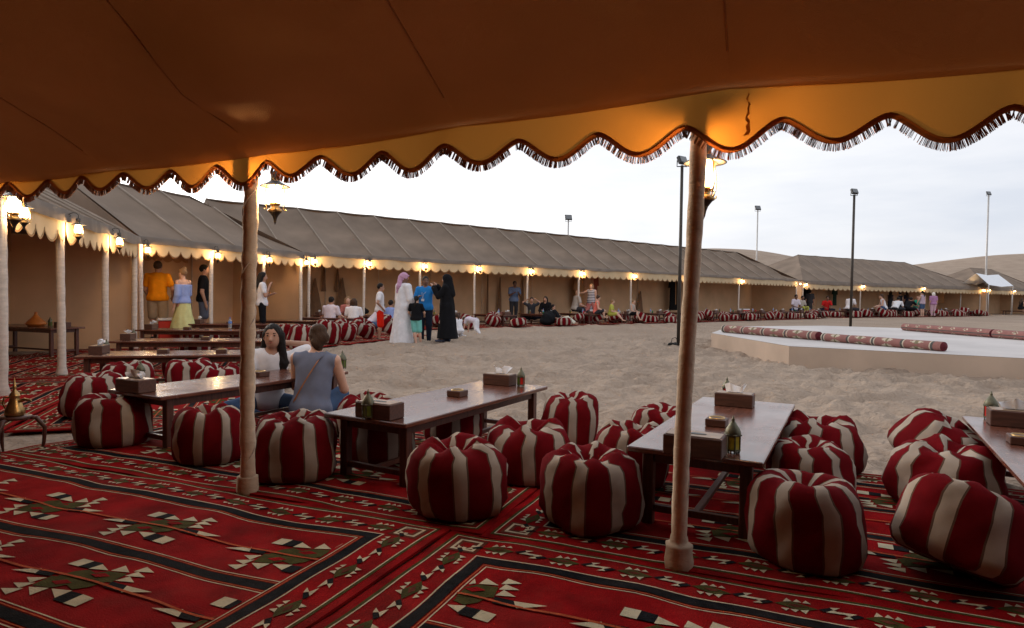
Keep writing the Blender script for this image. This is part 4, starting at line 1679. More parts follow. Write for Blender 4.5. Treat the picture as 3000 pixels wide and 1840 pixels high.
# far row
cnt = 0
for k, c in enumerate(FT):
    for j, (u, v) in enumerate([(-.62, .60), (.55, .85), (.70, -.2), (-.05, 1.30)]):
        if (k * 4 + j) % 7 == 5:
            continue
        p = c + a4 * (u + random.uniform(-.1, .1)) + o4 * (v + random.uniform(-.1, .15))
        pouf((k * 3 + j) % 8, p, random.uniform(0, 6), 'striped pouf %s the %s far table from the left' % (
            ['at the left of', 'at the near right of', 'at the back right of', 'before the sand-side end of'][j], ORD[k]),
            tilt=(random.uniform(-.5, .5), random.uniform(-.6, .6)) if (k + j) % 3 else (0, 0), sc=(random.uniform(1.0, 1.2), random.uniform(1.0, 1.2), random.uniform(.75, 1.0)), group='striped poufs of the far tents')
for k, c in enumerate(FT5):
    for j, (u, v) in enumerate([(-.9, .6), (.95, .7), (-.1, 1.45), (1.7, .9)]):
        p = c + a5 * (u + random.uniform(-.2, .2)) + o5 * (v + random.uniform(-.1, .15))
        pouf((k * 5 + j) % 8, p, random.uniform(0, 6), 'striped pouf %s the %s table of the hip-roofed tent' % (['at the left of', 'close right of', 'at the stage-side end of', 'well right of'][j], ORD[k]),
             tilt=(random.uniform(-.5, .5), random.uniform(-.6, .6)) if (k + j) % 2 else (0, 0), sc=(1.4, 1.5, random.uniform(.95, 1.3)), group='striped poufs of the far tents')

# ================================================================== THINGS ON THE TABLES
def tissue_mesh(seed):
    rnd = random.Random(seed)
    mb = MB()
    rows = []
    for j in range(6):
        v = j / 5
        rows.append([((i / 6 - .5) * (.10 + .05 * v) + .012 * math.sin(i * 2 + seed), .020 * math.sin(i * 1.9 + seed + v * 2) * (.4 + v) + .02 * v * math.cos(seed), .055 * v + .016 * math.sin(i * 1.3 + seed) * v) for i in range(7)])
    mb.grid(rows)
    rows2 = [[(p[0] * .9 + .01, p[1] + .028 * (j / 5) + .004, p[2] * .8) for p in r] for j, r in enumerate(rows)]
    mb.grid(rows2)
    return mb.mesh('tissue', M_PAPER, True)


TISS = [tissue_mesh(s) for s in (1, 4, 6)]
mb = MB()
bw, bd, bh = .25, .135, .088
mb.box((0, 0, bh / 2), (bw, bd, bh), 0, bevel=.004)
BOXB = mb.mesh('box_body', M_BOX)
mb = MB()
mb.box((0, 0, bh + .001), (bw - .02, bd - .02, .004), 0)
BOXT = mb.mesh('lid', M_BOXTOP)
mb = MB()
mb.lathe([(0, 0), (.05, 0), (.05, .0015), (0, .0015)], 16)
mb.v = [(x, y * .32, z + bh + .0035) for x, y, z in mb.v]
BOXS = mb.mesh('slot', M_BLACKPL)


def tissue_box(p, ang, label, sc=1.0, tissue=0, group='wooden tissue boxes'):
    o = empty('tissue_box', p, ang, label, 'tissue box', group)
    o.scale = (sc,) * 3
    link('box_body', BOXB, o); link('lid', BOXT, o); link('slot', BOXS, o)
    if tissue >= 0:
        link('tissue', TISS[tissue], o, (0, 0, bh))
    return o


mb = MB()
mb.box((0, 0, .0215), (.115, .115, .043), 0, bevel=.004)
ASHB = mb.mesh('box_body', M_BOX)
mb = MB()
mb.lathe([(.047, .0435), (.046, .049), (.042, .049), (.036, .036), (.0, .034)], 16)
ASHT = mb.mesh('bowl', M_BRASS, True)


def ashtray(p, ang, label):
    o = empty('ashtray', p, ang, label, 'ashtray', 'small wooden ashtrays')
    link('box_body', ASHB, o); link('bowl', ASHT, o)
    return o


M_PATINA = mat('patina_metal', (.13, .125, .085), .5, .35, 30, .2, 80, metal=.7)
GL = [mat('glass_green', (.09, .13, .02), .2, .2, 30), mat('glass_red', (.45, .02, .015), .2, .2, 30), mat('glass_yellow', (.40, .34, .03), .2, .2, 30)]
mb = MB()
for k in range(6):
    a = k * math.pi / 3
    mb.box((.030 * math.cos(a), .030 * math.sin(a), .042), (.0055, .0055, .066), 0, rz=a)
    mb.box((.027 * math.cos(a), .027 * math.sin(a), .005), (.007, .007, .010), 0, rz=a)
mb.lathe([(0, .009), (.034, .009), (.034, .015), (0, .015)], 6)
mb.lathe([(0, .074), (.037, .074), (.038, .079), (.033, .083)], 6)
LANF = mb.mesh('lantern_frame', M_PATINA)
mb = MB()
mb.lathe([(.034, .082), (.033, .092), (.028, .104), (.019, .118), (.011, .130), (.006, .138), (.008, .142), (.005, .147), (.002, .158), (0, .160)], 12)
LAND = mb.mesh('dome', M_PATINA, True)
LANP = []
for g in range(3):
    mb = MB(); mb.box((0, 0, .044), (.001, .0225, .056), 0); LANP.append(mb.mesh('pane', GL[g]))


def table_lantern(p, ang, label, cols=(0, 1, 2, 0, 1, 2), sc=1.0):
    o = empty('table_lantern', p, ang, label, 'table lantern', 'small metal table lanterns')
    o.scale = (sc,) * 3
    link('lantern_frame', LANF, o); link('dome', LAND, o)
    for k in range(6):
        a = (k + .5) * math.pi / 3
        q = link('pane', LANP[cols[k]], o, (.0255 * math.cos(a), .0255 * math.sin(a), 0))
        q.rotation_euler = (0, 0, a)
    return o


def on(px, py, z=TH):
    return at(px, py, z + .001)


# women's table
tissue_box(on(398, 1146), tA[1] + .05, 'wooden tissue box at the near end of the women\'s table', 1.05, 1)
table_lantern(on(412, 1112), .3, 'small brass lantern behind the tissue box on the women\'s table', (2, 2, 0, 2, 2, 0))
ashtray(on(762, 1102), tA[1], 'small ashtray on the women\'s table beside the near left post')
table_lantern(on(1003, 1080), .1, 'green-paned lantern at the far end of the women\'s table', (0, 0, 0, 0, 0, 0), 1.15)
# middle table
tissue_box(on(1112, 1222), tB[1] + .02, 'big wooden tissue box at the near end of the middle table', 1.05, -1)
table_lantern(on(1078, 1226), .4, 'pointed metal lantern in front of the near tissue box on the middle table', (0, 0, 2, 0, 0, 2), 1.1)
ashtray(on(1340, 1160), tB[1], 'small wooden ashtray in the middle of the middle table')
tissue_box(on(1464, 1126), tB[1], 'wooden tissue box with white tissues at the far end of the middle table', 1.0, 0)
table_lantern(on(1526, 1131), .2, 'red-paned lantern at the far end of the middle table', (0, 1, 1, 0, 1, 1))
# right table
tissue_box(on(2035, 1330), tC[1], 'dark tissue box on the right table behind the near right post', 1.08, -1)
table_lantern(on(2146, 1325), .5, 'yellow-paned lantern at the near end of the right table', (2, 2, 0, 2, 2, 0), 1.12)
ashtray(on(2100, 1246), tC[1], 'small wooden ashtray in the middle of the right table')
tissue_box(on(2152, 1188), tC[1], 'wooden tissue box with white tissue at the far end of the right table', 1.0, 2)
table_lantern(on(2129, 1166), .2, 'lantern behind the far tissue box of the right table', (1, 1, 1, 1, 1, 1))
# far right table
table_lantern(on(2902, 1228), .35, 'lantern with red, yellow and green panes on the far right table', (0, 2, 1, 0, 2, 1), 1.12)
tissue_box(on(2975, 1248), tD[1], 'dark tissue box on the table at the right edge', 1.08, 1)
ashtray(on(2992, 1300), tD[1], 'small ashtray on the table at the right edge')


def left_item(k, u, v):
    c, ang, d, n = LT[k]
    p = c + d * u + n * v
    return Vector((p.x, p.y, TH + .001)), ang


def bottle_parts():
    mb = MB()
    mb.lathe([(0, 0), (.030, .0), (.033, .006), (.031, .03), (.033, .05), (.031, .07), (.033, .09), (.033, .135), (.028, .160), (.016, .185), (.013, .195), (.013, .205), (0, .205)], 12)
    g = bpy.data.materials.new('bottle_plastic')
    g.use_nodes = True
    b = g.node_tree.nodes['Principled BSDF']
    b.inputs['Base Color'].default_value = (.80, .86, .93, 1)
    b.inputs['Roughness'].default_value = .12
    b.inputs['Transmission Weight'].default_value = .75
    b.inputs['IOR'].default_value = 1.2
    body = mb.mesh('bottle_body', g, True)
    mb = MB(); mb.lathe([(.0338, .092), (.0340, .094), (.0340, .132), (.0338, .134)], 12)
    lab = mb.mesh('bottle_label', mat('bottle_label', (.12, .24, .62), .4, .3, 40), True)
    mb = MB(); mb.lathe([(.0145, .198), (.0145, .216), (0, .217)], 10)
    cap = mb.mesh('cap', mat('cap_blue', (.10, .12, .45), .4, .1), True)
    return body, lab, cap


BOT = bottle_parts()
mb = MB(); mb.lathe([(0, 0), (.026, 0), (.031, .006), (.031, .112), (.027, .120), (.025, .118), (0, .118)], 12)
CAN = {}
for nme, c in (('red', (.48, .02, .03)), ('green', (.03, .16, .07)), ('silver', (.5, .5, .52))):
    CAN[nme] = mb.mesh('drink_can', mat('can_' + nme, c, .35, .15, 40, metal=.5), True)


def bottle(p, label):
    o = empty('water_bottle', p, random.uniform(0, 6), label, 'bottle', 'water bottles on the tables')
    link('bottle_body', BOT[0], o); link('bottle_label', BOT[1], o); link('cap', BOT[2], o)
    return o


def can(p, c, label):
    o = link('drink_can', CAN[c], None, p)
    return tag(o, label, 'can', 'drink cans on the tables')


for k in range(7):
    p, a = left_item(k, -.98, .02)
    tissue_box(p, a, 'wooden tissue box at the left end of the %s long table on the left' % ORD[k], 1.05, k % 3)
    if k < 4:
        p, a = left_item(k, -.30 if k != 1 else .1, .0)
        ashtray(p, a, 'ashtray near the middle of the %s long table on the left' % ORD[k])
    if k < 2:
        p, a = left_item(k, -.95, .16)
        table_lantern(p, .3 * k, 'small lantern beside the tissue box of the %s long table on the left' % ORD[k], (0, 0, 2, 0, 0, 2))
p, a = left_item(0, .35, -.05)
ashtray(p, a, 'second ashtray on the first long table on the left')
bottle(on(674, 961), 'clear water bottle standing alone on a left table, just left of the near post')
for j, (px, py, kind, lab) in enumerate([(957, 928, 'red', 'red drink can on the table left of the boy'), (838, 926, 'red', 'red drink can near the long-haired woman'),
                                         (811, 925, 'green', 'green drink can near the long-haired woman'), (1042, 921, 'red', 'red drink can in front of the seated woman with sunglasses'),
                                         (985, 921, 'silver', 'drink can in front of the seated man in pale shirt')]):
    can(on(px, py), kind, lab)
for px, py, lab in ((790, 921, 'water bottle right beside the long-haired woman'), (821, 924, 'water bottle among the cans near the long-haired woman')):
    bottle(on(px, py), lab)
rr = random.Random(12)
for k, c in enumerate(FT):
    e = Vector((c.x, c.y, TH + .002))
    oo = math.atan2(o4.y, o4.x) - math.pi / 2
    tissue_box(e + o4 * .72, oo, 'wooden tissue box on the %s far table from the left' % ORD[k], 1.25, k % 3)
    bottle(e + o4 * .1 + a4 * .12, 'water bottle on the %s far table from the left' % ORD[k])
    can(e + o4 * .45 - a4 * .2, ['green', 'red', 'silver'][k % 3], 'drink can on the %s far table from the left' % ORD[k])
    if k % 3 != 2:
        table_lantern(e - o4 * .4 - a4 * .15, k, 'little lantern on the %s far table from the left' % ORD[k], (2, 0, 1, 2, 0, 1), 1.2)
for k, c in enumerate(FT5):
    e = Vector((c.x, c.y, TH + .002))
    tissue_box(e + o5 * .6, math.atan2(o5.y, o5.x) - math.pi / 2, 'wooden tissue box on the %s table of the hip-roofed tent' % ORD[k], 1.5, k % 3)
    bottle(e + o5 * .2 + a5 * .15, 'water bottle on the %s table of the hip-roofed tent' % ORD[k])

# tagine, lantern and box on the wall table
TT = .49
tg = empty('tagine', (ct.x, ct.y, TT), 0, 'orange clay tagine with conical lid on the left wall table', 'tagine')
e_ = dt * -.10
tg.location = (ct.x + e_.x, ct.y + e_.y, TT + .001)
M_CLAY = mat('tagine_clay', (.52, .16, .03), .45, .15, 12)
mb = MB(); mb.lathe([(0, 0), (.11, .0), (.15, .03), (.165, .048), (.155, .052), (0, .052)], 24); mb.build('dish', M_CLAY, tg, True)
mb = MB(); mb.lathe([(.150, .053), (.140, .075), (.110, .105), (.075, .14), (.045, .175), (.027, .205), (.022, .215), (.026, .228), (.022, .245), (0, .25)], 24); mb.build('lid', M_CLAY, tg, True)
q = ct - dt * .48
table_lantern((q.x, q.y, TT + .001), .2, 'dark metal lantern beside the tagine', (0, 0, 0, 0, 0, 0), 1.1)
q = ct - dt * .80
tissue_box((q.x, q.y, TT + .001), math.atan2(dt.y, dt.x), 'tissue box at the right end of the tagine table', 1.0, -1)


# cool boxes
def cool_box(p, ang, label, sc=1.0):
    o = empty('cool_box', p, ang, label, 'cool box', 'red cool boxes with white lids')
    o.scale = (sc,) * 3
    mb = MB(); mb.box((0, 0, .19), (.56, .34, .38), 0, bevel=.02); mb.build('tub', mat('cooler_red', (.55, .025, .012), .45, .1), o)
    mb = MB(); mb.box((0, 0, .41), (.59, .37, .055), 0, bevel=.018); mb.build('lid', mat('cooler_white', (.75, .76, .78), .45, .05), o)
    mb = MB(); mb.tube([(-.29, -.02, .30), (-.33, -.02, .30), (-.33, .02, .30), (-.29, .02, .30)], .012, 6); mb.build('handle', mat('cooler_white', (.75, .76, .78)), o)
    return o


q = atd(512, 960, 14.9)
cool_box((q.x, q.y, .0), .5, 'red cool box beside the man in orange', 1.2)
t_ = A4 + a4 * (col_on(2197, 900, A4, C4) * L4) - o4 * .4
cool_box((t_.x, t_.y, 0), a4a, 'red cool box beside the long tent\'s right-hand tables', 1.2)

# brass coffee pot on a low stand by the left edge
cp = at(28, 1330) + Vector((0, .05, 0))
stand = empty('pot_stand', cp, .3, 'brown stand with curved legs at the far left post', 'stand')
mb = MB(); mb.lathe([(0, .235), (.09, .235), (.10, .245), (.10, .255), (0, .258)], 18); mb.build('plate', M_WOODLEG, stand, True)
for k in range(3):
    a = k * 2.094 + .3
    mb = MB()
    mb.tube([(.05 * math.cos(a), .05 * math.sin(a), .24), (.12 * math.cos(a), .12 * math.sin(a), .235), (.17 * math.cos(a), .17 * math.sin(a), .16), (.165 * math.cos(a), .165 * math.sin(a), .06), (.15 * math.cos(a), .15 * math.sin(a), -.02)],
            [.014, .016, .014, .012, .008], 8)
    mb.build('leg', M_WOODLEG, stand, True)
pot = empty('coffee_pot', cp + Vector((0, 0, .259)), 0, 'tall brass coffee pot with pointed lid at the far left edge', 'coffee pot')
mb = MB(); mb.lathe([(0, 0), (.055, 0), (.062, .012), (.058, .04), (.045, .075), (.032, .11), (.028, .13), (.033, .14)], 18); mb.build('body', M_BRASS, pot, True)
mb = MB(); mb.lathe([(.034, .14), (.03, .152), (.016, .17), (.009, .19), (.014, .20), (.009, .21), (.004, .25), (0, .275)], 14); mb.build('lid', M_BRASS, pot, True)
mb = MB(); mb.tube([(.03, 0, .10), (.07, 0, .115), (.11, 0, .11), (.12, 0, .10)], [.012, .012, .008, .003], 8); mb.build('spout', M_BRASS, pot, True)
mb = MB(); mb.tube([(-.03, 0, .13), (-.075, 0, .125), (-.085, 0, .08), (-.055, 0, .03)], .006, 8); mb.build('handle', M_BRASS, pot, True)


# robes on hangers along the far wall
def hanging_robe(T, px, w, h, mat_, label, dep=2.9, ztop=2.05, open_front=None):
    root, A, a, inn, L = T
    t = col_on(px, 880, A + inn * dep, A + inn * dep + a * L) * L
    c = A + a * t + inn * dep
    o = empty('hanging_robe', (c.x, c.y, ztop), math.atan2(a.y, a.x), label, 'robe', 'robes hanging along the tent walls')
    rows = []
    for j in range(12):
        v = j / 11
        ww = w * (.10 + .90 * min(v / .12, 1) ** .6) * (1 + .18 * v) / 2
        rows.append([(ww * math.cos(2 * math.pi * i / 20), (.07 + .03 * v) * math.sin(2 * math.pi * i / 20) * (1 + .25 * math.sin(i * 2.7 + v)), -h * v) for i in range(21)])
    mb = MB(); mb.grid(rows); mb.build('robe_body', mat_, o, True)
    for s in (-1, 1):
        mb = MB()
        mb.tube([(s * w * .40, 0, -.06), (s * (w * .52), .0, -.30), (s * (w * .56), .01, -.62)], [.07, .085, .10], 10)
        mb.build('sleeve', mat_, o, True)
    mb = MB(); mb.tube([(-w * .4, 0, -.01), (0, 0, .05), (w * .4, 0, -.01)], .012, 6); mb.tube([(0, 0, .05), (0, 0, .12), (.03, 0, .15), (.05, 0, .12)], .006, 6)
    mb.build('hanger', M_WOODLEG, o)
    if open_front:
        mb = MB(); mb.grid([[(w * .05 * s, -.09 - .03 * j / 6, -.05 - h * .8 * j / 6) for s in (-1, 1)] for j in range(7)]); mb.build('front_band', open_front, o)


C_BLK = cloth('black_robe', (.010, .010, .011)); C_TAN = cloth('tan_robe', (.40, .22, .11)); C_RST = cloth('rust_robe', (.30, .075, .045)); C_PCH = cloth('peach_robe', (.50, .27, .16))
hanging_robe(T4, 1697, .65, 1.5, C_TAN, 'tan robe hanging just right of a far post, left of the striped dress', ztop=2.1)
hanging_robe(T4, 1712, .5, 1.6, C_BLK, 'black robe hanging between the tan and peach robes', 3.05, 2.15)
hanging_robe(T4, 1722, .55, 1.7, C_PCH, 'peach robe hanging behind the woman in striped dress', 2.85, 2.35)
hanging_robe(T4, 1738, .55, 1.7, C_RST, 'rust red robe hanging behind the woman in striped dress', 3.0, 2.35)
hanging_robe(T4, 1975, .8, 1.95, C_BLK, 'long black robe hanging left of the near right post', 2.8, 2.35, C_TAN)
hanging_robe(T4, 2235, .75, 1.9, C_BLK, 'long black robe with beige front hanging in the long tent\'s right end', 2.8, 2.4, C_TAN)
hanging_robe(T5, 2360, .9, 1.9, C_BLK, 'black robe hanging at the left corner of the hip-roofed tent', 2.9, 2.5)
hanging_robe(T5, 2672, .95, 1.6, C_PCH, 'peach robe hanging behind the crowd in the hip-roofed tent', 2.9, 2.45)
hanging_robe(T5, 2755, 1.1, 1.5, C_TAN, 'tan robe hanging right of the white-haired woman', 2.9, 2.5)
hanging_robe(T5, 2445, .4, 1.5, cloth('green_robe', (.03, .06, .045)), 'dark green cloth hanging behind the man in red', 3.2, 2.2)


# ================================================================== PEOPLE (implicit surfaces meshed on a grid)
def surf_nets(F, org, h):
    S = F < 0
    nx, ny, nz = F.shape
    cs_ = [(i, j, k) for i in (0, 1) for j in (0, 1) for k in (0, 1)]
    cnt = np.zeros((nx - 1, ny - 1, nz - 1), np.int8)
    for i, j, k in cs_:
        cnt += S[i:nx - 1 + i, j:ny - 1 + j, k:nz - 1 + k]
    mask = (cnt > 0) & (cnt < 8)
    idx = np.full(mask.shape, -1, np.int64)
    ci = np.argwhere(mask)
    idx[mask] = np.arange(len(ci))
    acc = np.zeros((len(ci), 3)); num = np.zeros(len(ci))
    for a in cs_:
        for ax in range(3):
            if a[ax] == 1:
                continue
            b = list(a); b[ax] = 1
            fa = F[ci[:, 0] + a[0], ci[:, 1] + a[1], ci[:, 2] + a[2]]
            fb = F[ci[:, 0] + b[0], ci[:, 1] + b[1], ci[:, 2] + b[2]]
            cross = (fa < 0) != (fb < 0)
            t = np.where(cross, fa / np.where(fa == fb, 1, fa - fb), 0)
            p = np.repeat(np.array(a, float)[None], len(ci), 0)
            p[:, ax] += t
            acc[cross] += p[cross]; num[cross] += 1
    V = (ci + acc / np.maximum(num, 1)[:, None]) * h + org
    faces = []
    for ax in range(3):
        o1, o2 = (ax + 1) % 3, (ax + 2) % 3
        sl0 = [slice(None)] * 3; sl1 = [slice(None)] * 3
        sl0[ax] = slice(0, -1); sl1[ax] = slice(1, None)
        ch = S[tuple(sl0)] != S[tuple(sl1)]
        e = np.argwhere(ch)
        ok = (e[:, o1] > 0) & (e[:, o2] > 0) & (e[:, o1] < F.shape[o1] - 1) & (e[:, o2] < F.shape[o2] - 1)
        e = e[ok]
        if not len(e):
            continue
        q = []
        for d1_, d2_ in ((-1, -1), (0, -1), (0, 0), (-1, 0)):
            c = e.copy(); c[:, o1] += d1_; c[:, o2] += d2_
            q.append(idx[c[:, 0], c[:, 1], c[:, 2]])
        q = np.stack(q, -1)
        ins = S[e[:, 0], e[:, 1], e[:, 2]]
        q[~ins] = q[~ins][:, ::-1]
        faces.append(q[(q >= 0).all(1)])
    return V, np.concatenate(faces)


class Sdf:
    def __init__(self):
        self.p = []
        self.clips = []
        self.subs = []
        self.fold = None

    def rc(self, a, b, ra, rb, k=.02):
        self.p.append(('rc', np.array(a, float), np.array(b, float), ra, rb, k)); return self

    def el(self, c, r, R=None, k=.02):
        self.p.append(('el', np.array(c, float), np.array(r, float), np.eye(3) if R is None else np.array(R, float), None, k)); return self

    def sub_el(self, c, r, R=None):
        self.subs.append((np.array(c, float), np.array(r, float), np.eye(3) if R is None else np.array(R, float))); return self

    def clip(self, n, o):
        n = np.array(n, float); self.clips.append((n / np.linalg.norm(n), o)); return self

    @staticmethod
    def _el(X, c, r, R):
        q = (X - c) @ R.T
        k0 = np.linalg.norm(q / r, axis=-1); k1 = np.linalg.norm(q / (r * r), axis=-1)
        return k0 * (k0 - 1) / np.maximum(k1, 1e-6)

    def mesh(self, name, m, h):
        lo, hi = np.full(3, 1e9), np.full(3, -1e9)
        bb = []
        for t, a, b, ra, rb, k in self.p:
            if t == 'rc':
                r = max(ra, rb); l, u = np.minimum(a, b) - r, np.maximum(a, b) + r
            else:
                e = np.sqrt(((ra.T * b) ** 2).sum(1)); l, u = a - e, a + e
            bb.append((l, u)); lo = np.minimum(lo, l); hi = np.maximum(hi, u)
        lo -= 3 * h; hi += 3 * h
        n = np.ceil((hi - lo) / h).astype(int) + 1
        G = [lo[i] + h * np.arange(n[i]) for i in range(3)]
        F = np.full(tuple(n), 10.0)
        for (t, a, b, ra, rb, k), (l, u) in zip(self.p, bb):
            i0 = np.maximum(((l - lo - k) / h).astype(int) - 3, 0); i1 = np.minimum(((u - lo + k) / h).astype(int) + 4, n)
            sl_ = tuple(slice(i0[j], i1[j]) for j in range(3))
            X = np.stack(np.meshgrid(*[G[j][sl_[j]] for j in range(3)], indexing='ij'), -1)
            if t == 'rc':
                ba = b - a
                tt = np.clip(((X - a) @ ba) / max(ba @ ba, 1e-9), 0, 1)
                d = np.linalg.norm(X - a - tt[..., None] * ba, axis=-1) - (ra + (rb - ra) * tt)
            else:
                d = self._el(X, a, b, ra)
            f = F[sl_]
            hh = np.clip(.5 + .5 * (f - d) / k, 0, 1)
            F[sl_] = f * (1 - hh) + d * hh - k * hh * (1 - hh)
        X = np.stack(np.meshgrid(*G, indexing='ij'), -1)
        if self.fold:
            F = F + self.fold(X)
        for c, r, R in self.subs:
            F = np.maximum(F, -self._el(X, c, r, R))
        for nn, o in self.clips:
            F = np.maximum(F, X @ nn - o)
        V, Q = surf_nets(F, lo, h)
        me = bpy.data.meshes.new(name)
        me.from_pydata(V.tolist(), [], Q.tolist())
        me.materials.append(m)
        me.polygons.foreach_set('use_smooth', [True] * len(Q))
        return me


def rot(yaw=0, pitch=0, roll=0):
    return np.array(Matrix.Rotation(yaw, 3, 'Z') @ Matrix.Rotation(pitch, 3, 'X') @ Matrix.Rotation(roll, 3, 'Y'))


DOWN = ((.022, -.015, -.175), (.030, .03, -.325))
LAP = ((.035, .03, -.165), (-.03, .17, -.20))
HIP = ((.085, -.05, -.145), (.015, .035, -.235))
FRONT = ((.02, .04, -.165), (-.06, .17, -.10))
STAND = ((0.005, .012, -.240), (.0, -.012, -.470))
STEPF = ((0.005, .07, -.232), (.0, .05, -.468))
STEPB = ((0.005, -.02, -.240), (.0, -.12, -.455))
SITLOW = ((.035, .215, .055), (.03, .225, -.10))
CROSS = ((.155, .125, -.02), (-.03, .19, -.075))


def person(label, x, y, z, yaw, H=1.7, pel=.52, spine=(0, 0, .295), head=(0, 0), armL=DOWN, armR=DOWN, legL=STAND, legR=STAND,
           skin=SKIN2, hair=('short', HAIR_D), top=None, bottom=None, shoes=None, vox=.016, wide=1.0, build=1.0, group=None, face=False,
           headdir=None, extras=()):
    """facing local +y; lengths are fractions of the height"""
    if z == 0:
        onrug = y > 19.5 or x < -4.6
        z = .0 if onrug else float(sand_z(np.array([[x]]), np.array([[y]]))[0, 0]) - .005
    root = empty('person', (x, y, z), yaw, label, 'person', group or 'guests in the camp')
    A = lambda v: np.array(v, float) * H
    up = np.array(spine, float); ul = np.linalg.norm(up); up /= ul
    lat = np.array((1., 0, 0)); lat = lat - up * (lat @ up); lat /= np.linalg.norm(lat)
    fw = np.cross(up, lat)
    Rt = np.array([lat, fw, up])
    P = np.array((0, 0, pel), float)
    nk = P + up * ul
    shw, hpw = .100 * wide, .048 * wide
    sh = {s: P + up * (ul - .022) + lat * shw * s for s in (-1, 1)}
    hp = {s: P + lat * hpw * s for s in (-1, 1)}
    mir = lambda v, s: np.array((v[0] * s, v[1], v[2]))
    arm = {-1: armL, 1: armR}
    leg = {-1: legL, 1: legR}
    el = {s: sh[s] + mir(arm[s][0], s) for s in (-1, 1)}
    wr = {s: sh[s] + mir(arm[s][1], s) for s in (-1, 1)}
    kn = {s: hp[s] + mir(leg[s][0], s) for s in (-1, 1)}
    an = {s: hp[s] + mir(leg[s][1], s) for s in (-1, 1)}
    hd_ = np.array(headdir, float) if headdir else up * .55 + np.array((0, .12, .45))
    hd_ /= np.linalg.norm(hd_)
    hc = nk + hd_ * .096
    Rh = rot(head[0], head[1]).T        # rows = head axes
    hx, hy, hz = Rh
    b = build
    # ---- body
    S = Sdf()
    S.el(A(P + up * .205), A((.086 * wide, .056 * b, .115)), Rt, .03 * H)
    S.el(A(P + up * .10), A((.074 * wide * b, .054 * b, .09)), Rt, .03 * H)
    S.el(A(P + up * .01), A((.082 * wide * b, .060 * b, .065)), Rt, .03 * H)
    S.rc(A(sh[-1]), A(sh[1]), .026 * H, .026 * H, .03 * H)
    S.rc(A(nk - up * .03), A(hc - hd_ * .03), .031 * H * (.9 if wide < 1 else 1), .027 * H, .02 * H)
    S.el(A(hc + hz * .010), A((.043, .052, .058)), Rh, .01 * H)
    S.el(A(hc - hz * .030 + hy * .012), A((.033, .036, .036)), Rh, .02 * H)
    S.rc(A(hc + hy * .048 - hz * .002), A(hc + hy * .060 - hz * .020), .006 * H, .0095 * H, .008 * H)
    for s in (-1, 1):
        S.el(A(hc + hx * s * .044 - hz * .006), A((.006, .011, .017)), Rh, .006 * H)
        S.rc(A(sh[s]), A(el[s]), .028 * H * b, .022 * H * b, .015 * H)
        S.rc(A(el[s]), A(wr[s]), .0225 * H * b, .0150 * H, .006 * H)
        d = wr[s] - el[s]; d /= np.linalg.norm(d)
        sd = np.cross(d, (0, 0, 1.)); sd /= max(np.linalg.norm(sd), 1e-6)
        nn = np.cross(sd, d)
        S.rc(A(wr[s]), A(wr[s] + d * .040), .0135 * H, .0165 * H, .006 * H)
        for f, (off, ln) in enumerate(((-.0155, .036), (-.005, .042), (.0055, .040), (.015, .032))):
            a0 = wr[s] + d * .045 + sd * off
            a1 = a0 + d * ln * .55 - nn * .004
            a2_ = a1 + d * ln * .45 - nn * .010
            S.rc(A(a0), A(a1), .0060 * H, .0056 * H, .002 * H); S.rc(A(a1), A(a2_), .0056 * H, .0048 * H, .002 * H)
        th = sd * (-s if abs(d[2]) > .6 else s)
        S.rc(A(wr[s] + d * .015 + th * .012), A(wr[s] + d * .040 + th * .030 - nn * .006), .0075 * H, .0058 * H, .004 * H)
        S.rc(A(hp[s]), A(kn[s]), .047 * H * b, .031 * H * b, .02 * H)
        S.rc(A(kn[s]), A(kn[s] * .62 + an[s] * .38 + np.array((0, -.008, 0))), .030 * H * b, .030 * H * b, .012 * H)
        S.rc(A(kn[s] * .62 + an[s] * .38 + np.array((0, -.008, 0))), A(an[s]), .030 * H * b, .019 * H, .012 * H)
        fd = np.array((.12 * s, 1, 0.)); fd /= np.linalg.norm(fd)
        if an[s][2] > .10:
            fd = np.array((0, .9, -.3))
        S.rc(A(an[s] - fd * .012 + np.array((0, 0, -.016))), A(an[s] + fd * .085 + np.array((0, 0, -.022))), .020 * H, .016 * H, .01 * H)
    link('body', S.mesh('body', skin, vox), root)
    if face:
        mb = MB()
        for s in (-1, 1):
            c = A(hc + hx * s * .0185 + hy * .0485 + hz * .004)
            mb.lathe([(0, -.006), (.007, -.004), (.0105, 0), (.007, .004), (0, .006)], 8, c)
            c2 = A(hc + hx * s * .0185 + hy * .0505 + hz * .017)
            mb.box(c2, (.024, .006, .0055), 0)
        mb.build('eyes', HAIR_D, root, True)
        mb = MB(); mb.box(A(hc + hy * .0475 - hz * .035), (.034, .008, .010), 0, bevel=.003); mb.build('mouth', mat('lips', (.33, .09, .075), .5), root)
    # ---- clothes
    i_ = .009

